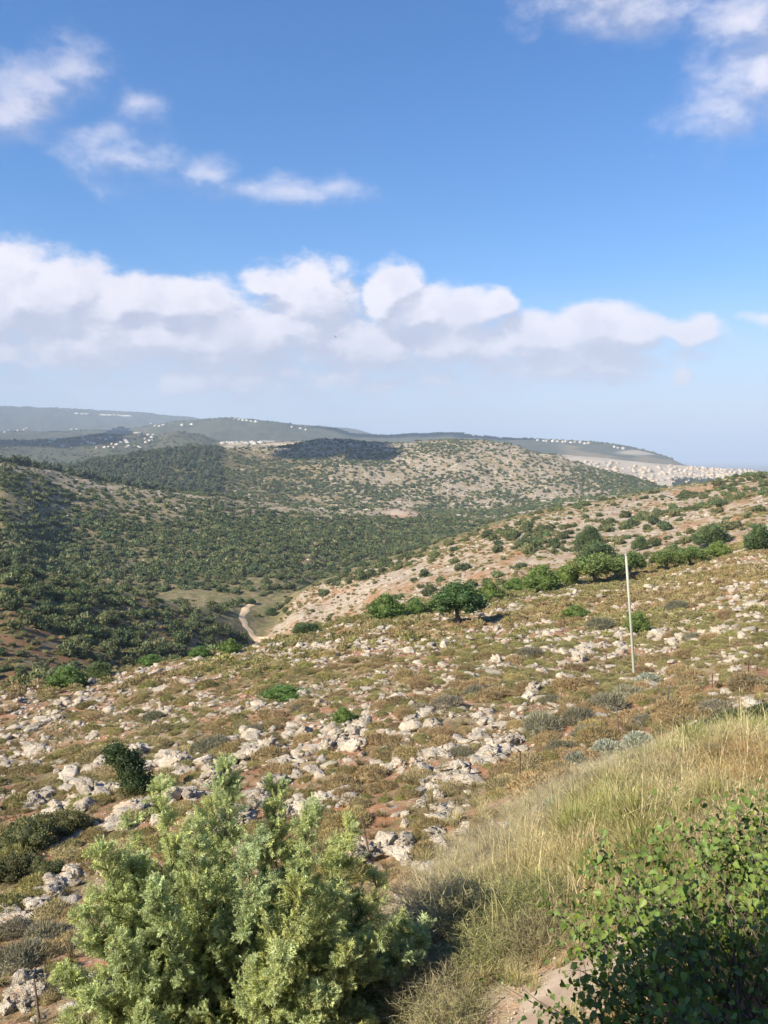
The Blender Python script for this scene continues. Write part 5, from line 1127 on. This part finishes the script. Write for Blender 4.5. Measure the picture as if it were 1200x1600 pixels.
VIL = [(rng.uniform(62, 245), rng.uniform(682, 701)) for _ in range(38)] + [(8, 676), (14, 672), (28, 673), (38, 672), (42, 669), (112, 671), (120, 671), (200, 673), (212, 678), (218, 680), (232, 681), (240, 679)]
for px, py in VIL:
    X, Y_, z, r = hit(px, py, 1900); k = random.randrange(3); s = random.uniform(.5, .85) * min(1.6, r / 2700)
    tag(link('village_house', VL_[k], None, (X, Y_, z), (0, 0, random.uniform(-.6, .6)), (s, s, s)), ['white two-storey house', 'long low white house', 'cream house with a red roof'][k] + ' among dark trees on the far left hillside', 'house', 'white houses among trees on the far left hill')
for px, py, k in [(p_, 654 + (p_ - 368) * .12, 1) for p_ in (368, 374, 380, 386, 393, 400)] + [(236, 661, 0), (243, 664, 1), (250, 664, 1), (256, 663, 1), (456, 667, 0), (470, 669, 1), (478, 671, 0), (285, 664, 0), (300, 662, 1)] + [(842 + i * 7.2 + random.uniform(-2, 2), 688 + i * .35 + random.uniform(-.6, .9), i % 3) for i in range(12)] + [(960, 698, 0), (966, 699, 1), (974, 701, 0)]:
    X, Y_, z, r = hit(px, py + 1.5, 3600); s = random.uniform(.8, 1.1)
    tag(link('ridge_house', VL_[k], None, (X, Y_, z), (0, 0, random.uniform(-.3, .3)), (s, s, s * 1.2)), ('white ridge-top house in the row above the town' if px > 800 else 'white house on the blue ridge left of centre'), 'house', 'white houses along the far ridge tops')
for px in (120, 128, 134, 160, 165, 172, 178, 186, 194, 200, 204):
    X, Y_, z, r = hit(px, 645 + (px - 120) * .045 + 1.5, 6500); s = random.uniform(1.3, 2.2); tag(link('ridge_house', VL_[1], None, (X, Y_, z), (0, 0, 0), (s * 1.6, s, s)), 'tiny white house on the farthest left ridge', 'house', 'tiny houses on the farthest ridge')
X, Y_, z, r = hit(190, 678, 1900); e = empty('large_building', (X, Y_, z)); tag(e, 'large cream stepped building standing out on the far left hilltop', 'building')
for nm, b in (('main_block', (-42, 30, -10, 14, -6, 11)), ('upper_block', (-26, 18, -4, 14, 11.02, 18)), ('tower_block', (-12, 4, 0, 12, 18.02, 23)), ('side_wing', (30.05, 62, -6, 12, -6, 6))):
    link(nm, boxes(nm, [(b, 0)], [M_plaster]), e)
wl = []
for i in range(13):
    x = -39 + i * 5.4; wl += [((x, x + 2.4, -10.3, -9.8, 2, 4.2), 0), ((x, x + 2.4, -10.3, -9.8, 6.5, 8.7), 0)]
for k_, (b, _) in enumerate(wl): link('window', boxes('window', [(b, 0)], [M_pane]), e)
for i in range(9):
    px = 348 + i * 7.5 + random.uniform(-2, 2); X, Y_, z, r = hit(px, 692 + random.uniform(-1, 2), 1900); s = random.uniform(.7, 1.1)
    tag(link('village_house', VL_[1 if i % 2 else 0], None, (X, Y_, z), (0, 0, random.uniform(-.4, .4)), (s * 1.3, s, s * .8)), 'low pale farm building beside the terraced fields', 'house', 'farm buildings beside the far fields')

# ------------------------------------------------------------------ the house the photograph is taken from; it shades the lower right corner
hx0, hx1, hy0, hy1, hz = -10.1, 7.0, -9.0, -.42, 5.7
e = empty('house', ((hx0 + hx1) / 2, (hy0 + hy1) / 2, -6.5)); tag(e, 'plastered two-storey house behind the viewpoint shading the lower right corner', 'house'); o_ = Vector(e.location)
M_house = plain('house_plaster', (.55, .50, .42), .9, .08, 1.5)
link('wall', boxes('wall', [((hx0, hx1, hy0, hy1, -8.5, hz - .25), 0)], [M_house]), e, -o_); link('roof', boxes('roof', [((hx0 - .0, hx1 + .3, hy0 - .3, hy1 + .05, hz - .24, hz), 0)], [M_tile]), e, -o_)
for x in (-8, -5, 2.4, 5):
    for z0 in (-5, -1):
        f_ = link('window', boxes('window', [((x - .7, x + .7, hy1 - .02, hy1 + .05, z0, z0 + 1.4), 0)], [M_white]), e, -o_); link('pane', boxes('pane', [((x - .6, x + .6, hy1 + .03, hy1 + .06, z0 + .1, z0 + 1.3), 0)], [M_pane]), f_)

# ------------------------------------------------------------------ clouds out of view whose shadows cross the far hills
M_cloud = plain('cloud_white', (.85, .85, .87), 1, .02, .01)
def cloud(cx, cy, cz, rx, ry, rz, seed, label):
    q = np.random.default_rng(seed); parts = []; iv, it = ICO[3]
    for i in range(26):
        a, s = q.uniform(0, 6.28), q.uniform(0, .8) ** .6; x, y = s * math.cos(a), s * math.sin(a); rr = q.uniform(.22, .38) * (1.1 - .5 * s)
        b = .8 + .45 * fbm(iv[:, 0] * 2 + i, iv[:, 1] * 2, iv[:, 2] * 2, 3); v = iv * (rr * b)[:, None]; v = v * [rx, ry, rz * 2.2] + [x * rx, y * ry, q.uniform(0, .4) * rz]; v[:, 2] = np.maximum(v[:, 2], -rz * .4); parts.append((v, it, np.ones((len(v), 3))))
    v, t, c = join(parts); tag(link('cloud', mesh_np('cloud', v, t, M_cloud, None, True), None, (cx, cy, cz)), label, 'cloud')
cloud(-1289, 660, 1000, 120, 150, 50, 1, 'small white cumulus above left whose shadow crosses the middle hill')
cloud(-2780, 1500, 1400, 420, 360, 100, 2, 'broad white cumulus above left shading the far left hills')
cloud(-1750, 2880, 1800, 620, 260, 120, 3, 'long white cumulus above left shading the far ridge')
n_ = 2600; px, py = rng.uniform(690, 950, n_), rng.uniform(1500, 1640, n_); P = np.array([hit(a, b)[:3] for a, b in zip(px[:900], py[:900])]); s = .022 * rng.lognormal(0, .45, 900)
scatter('path_gravel', PEBB, P + [0, 0, .02], rng.integers(0, 4, 900), rng.uniform(0, 6.28, (900, 3)), np.stack([s, s, s], 1), M_rock, 'small pale gravel on and beside the garden path', 'gravel')
# soaring bird
x_, y_, z_ = at_y(524, 526, 150)
v = .7 * np.array([[-.9, .05, .12], [-.35, .12, .05], [0, .16, 0], [.35, .12, .05], [.9, .05, .12], [-.3, -.1, .03], [0, -.14, 0], [.3, -.1, .03], [0, .30, -.02], [.09, .1, -.08], [-.09, .1, -.08], [0, -.40, 0], [.10, -.48, .01], [-.10, -.48, .01], [0, .1, .08]])
t = np.array([[0, 5, 1], [1, 5, 6], [1, 6, 2], [2, 6, 3], [3, 6, 7], [3, 7, 4], [8, 9, 10], [9, 11, 10], [8, 14, 9], [8, 10, 14], [14, 11, 9], [14, 10, 11], [11, 12, 13]])
tag(link('bird', mesh_np('bird', v, t, plain('dark_feathers', (.03, .03, .03))), None, (x_, y_, z_), (.2, .5, .6)), 'tiny dark bird soaring against the cloud bank', 'bird')
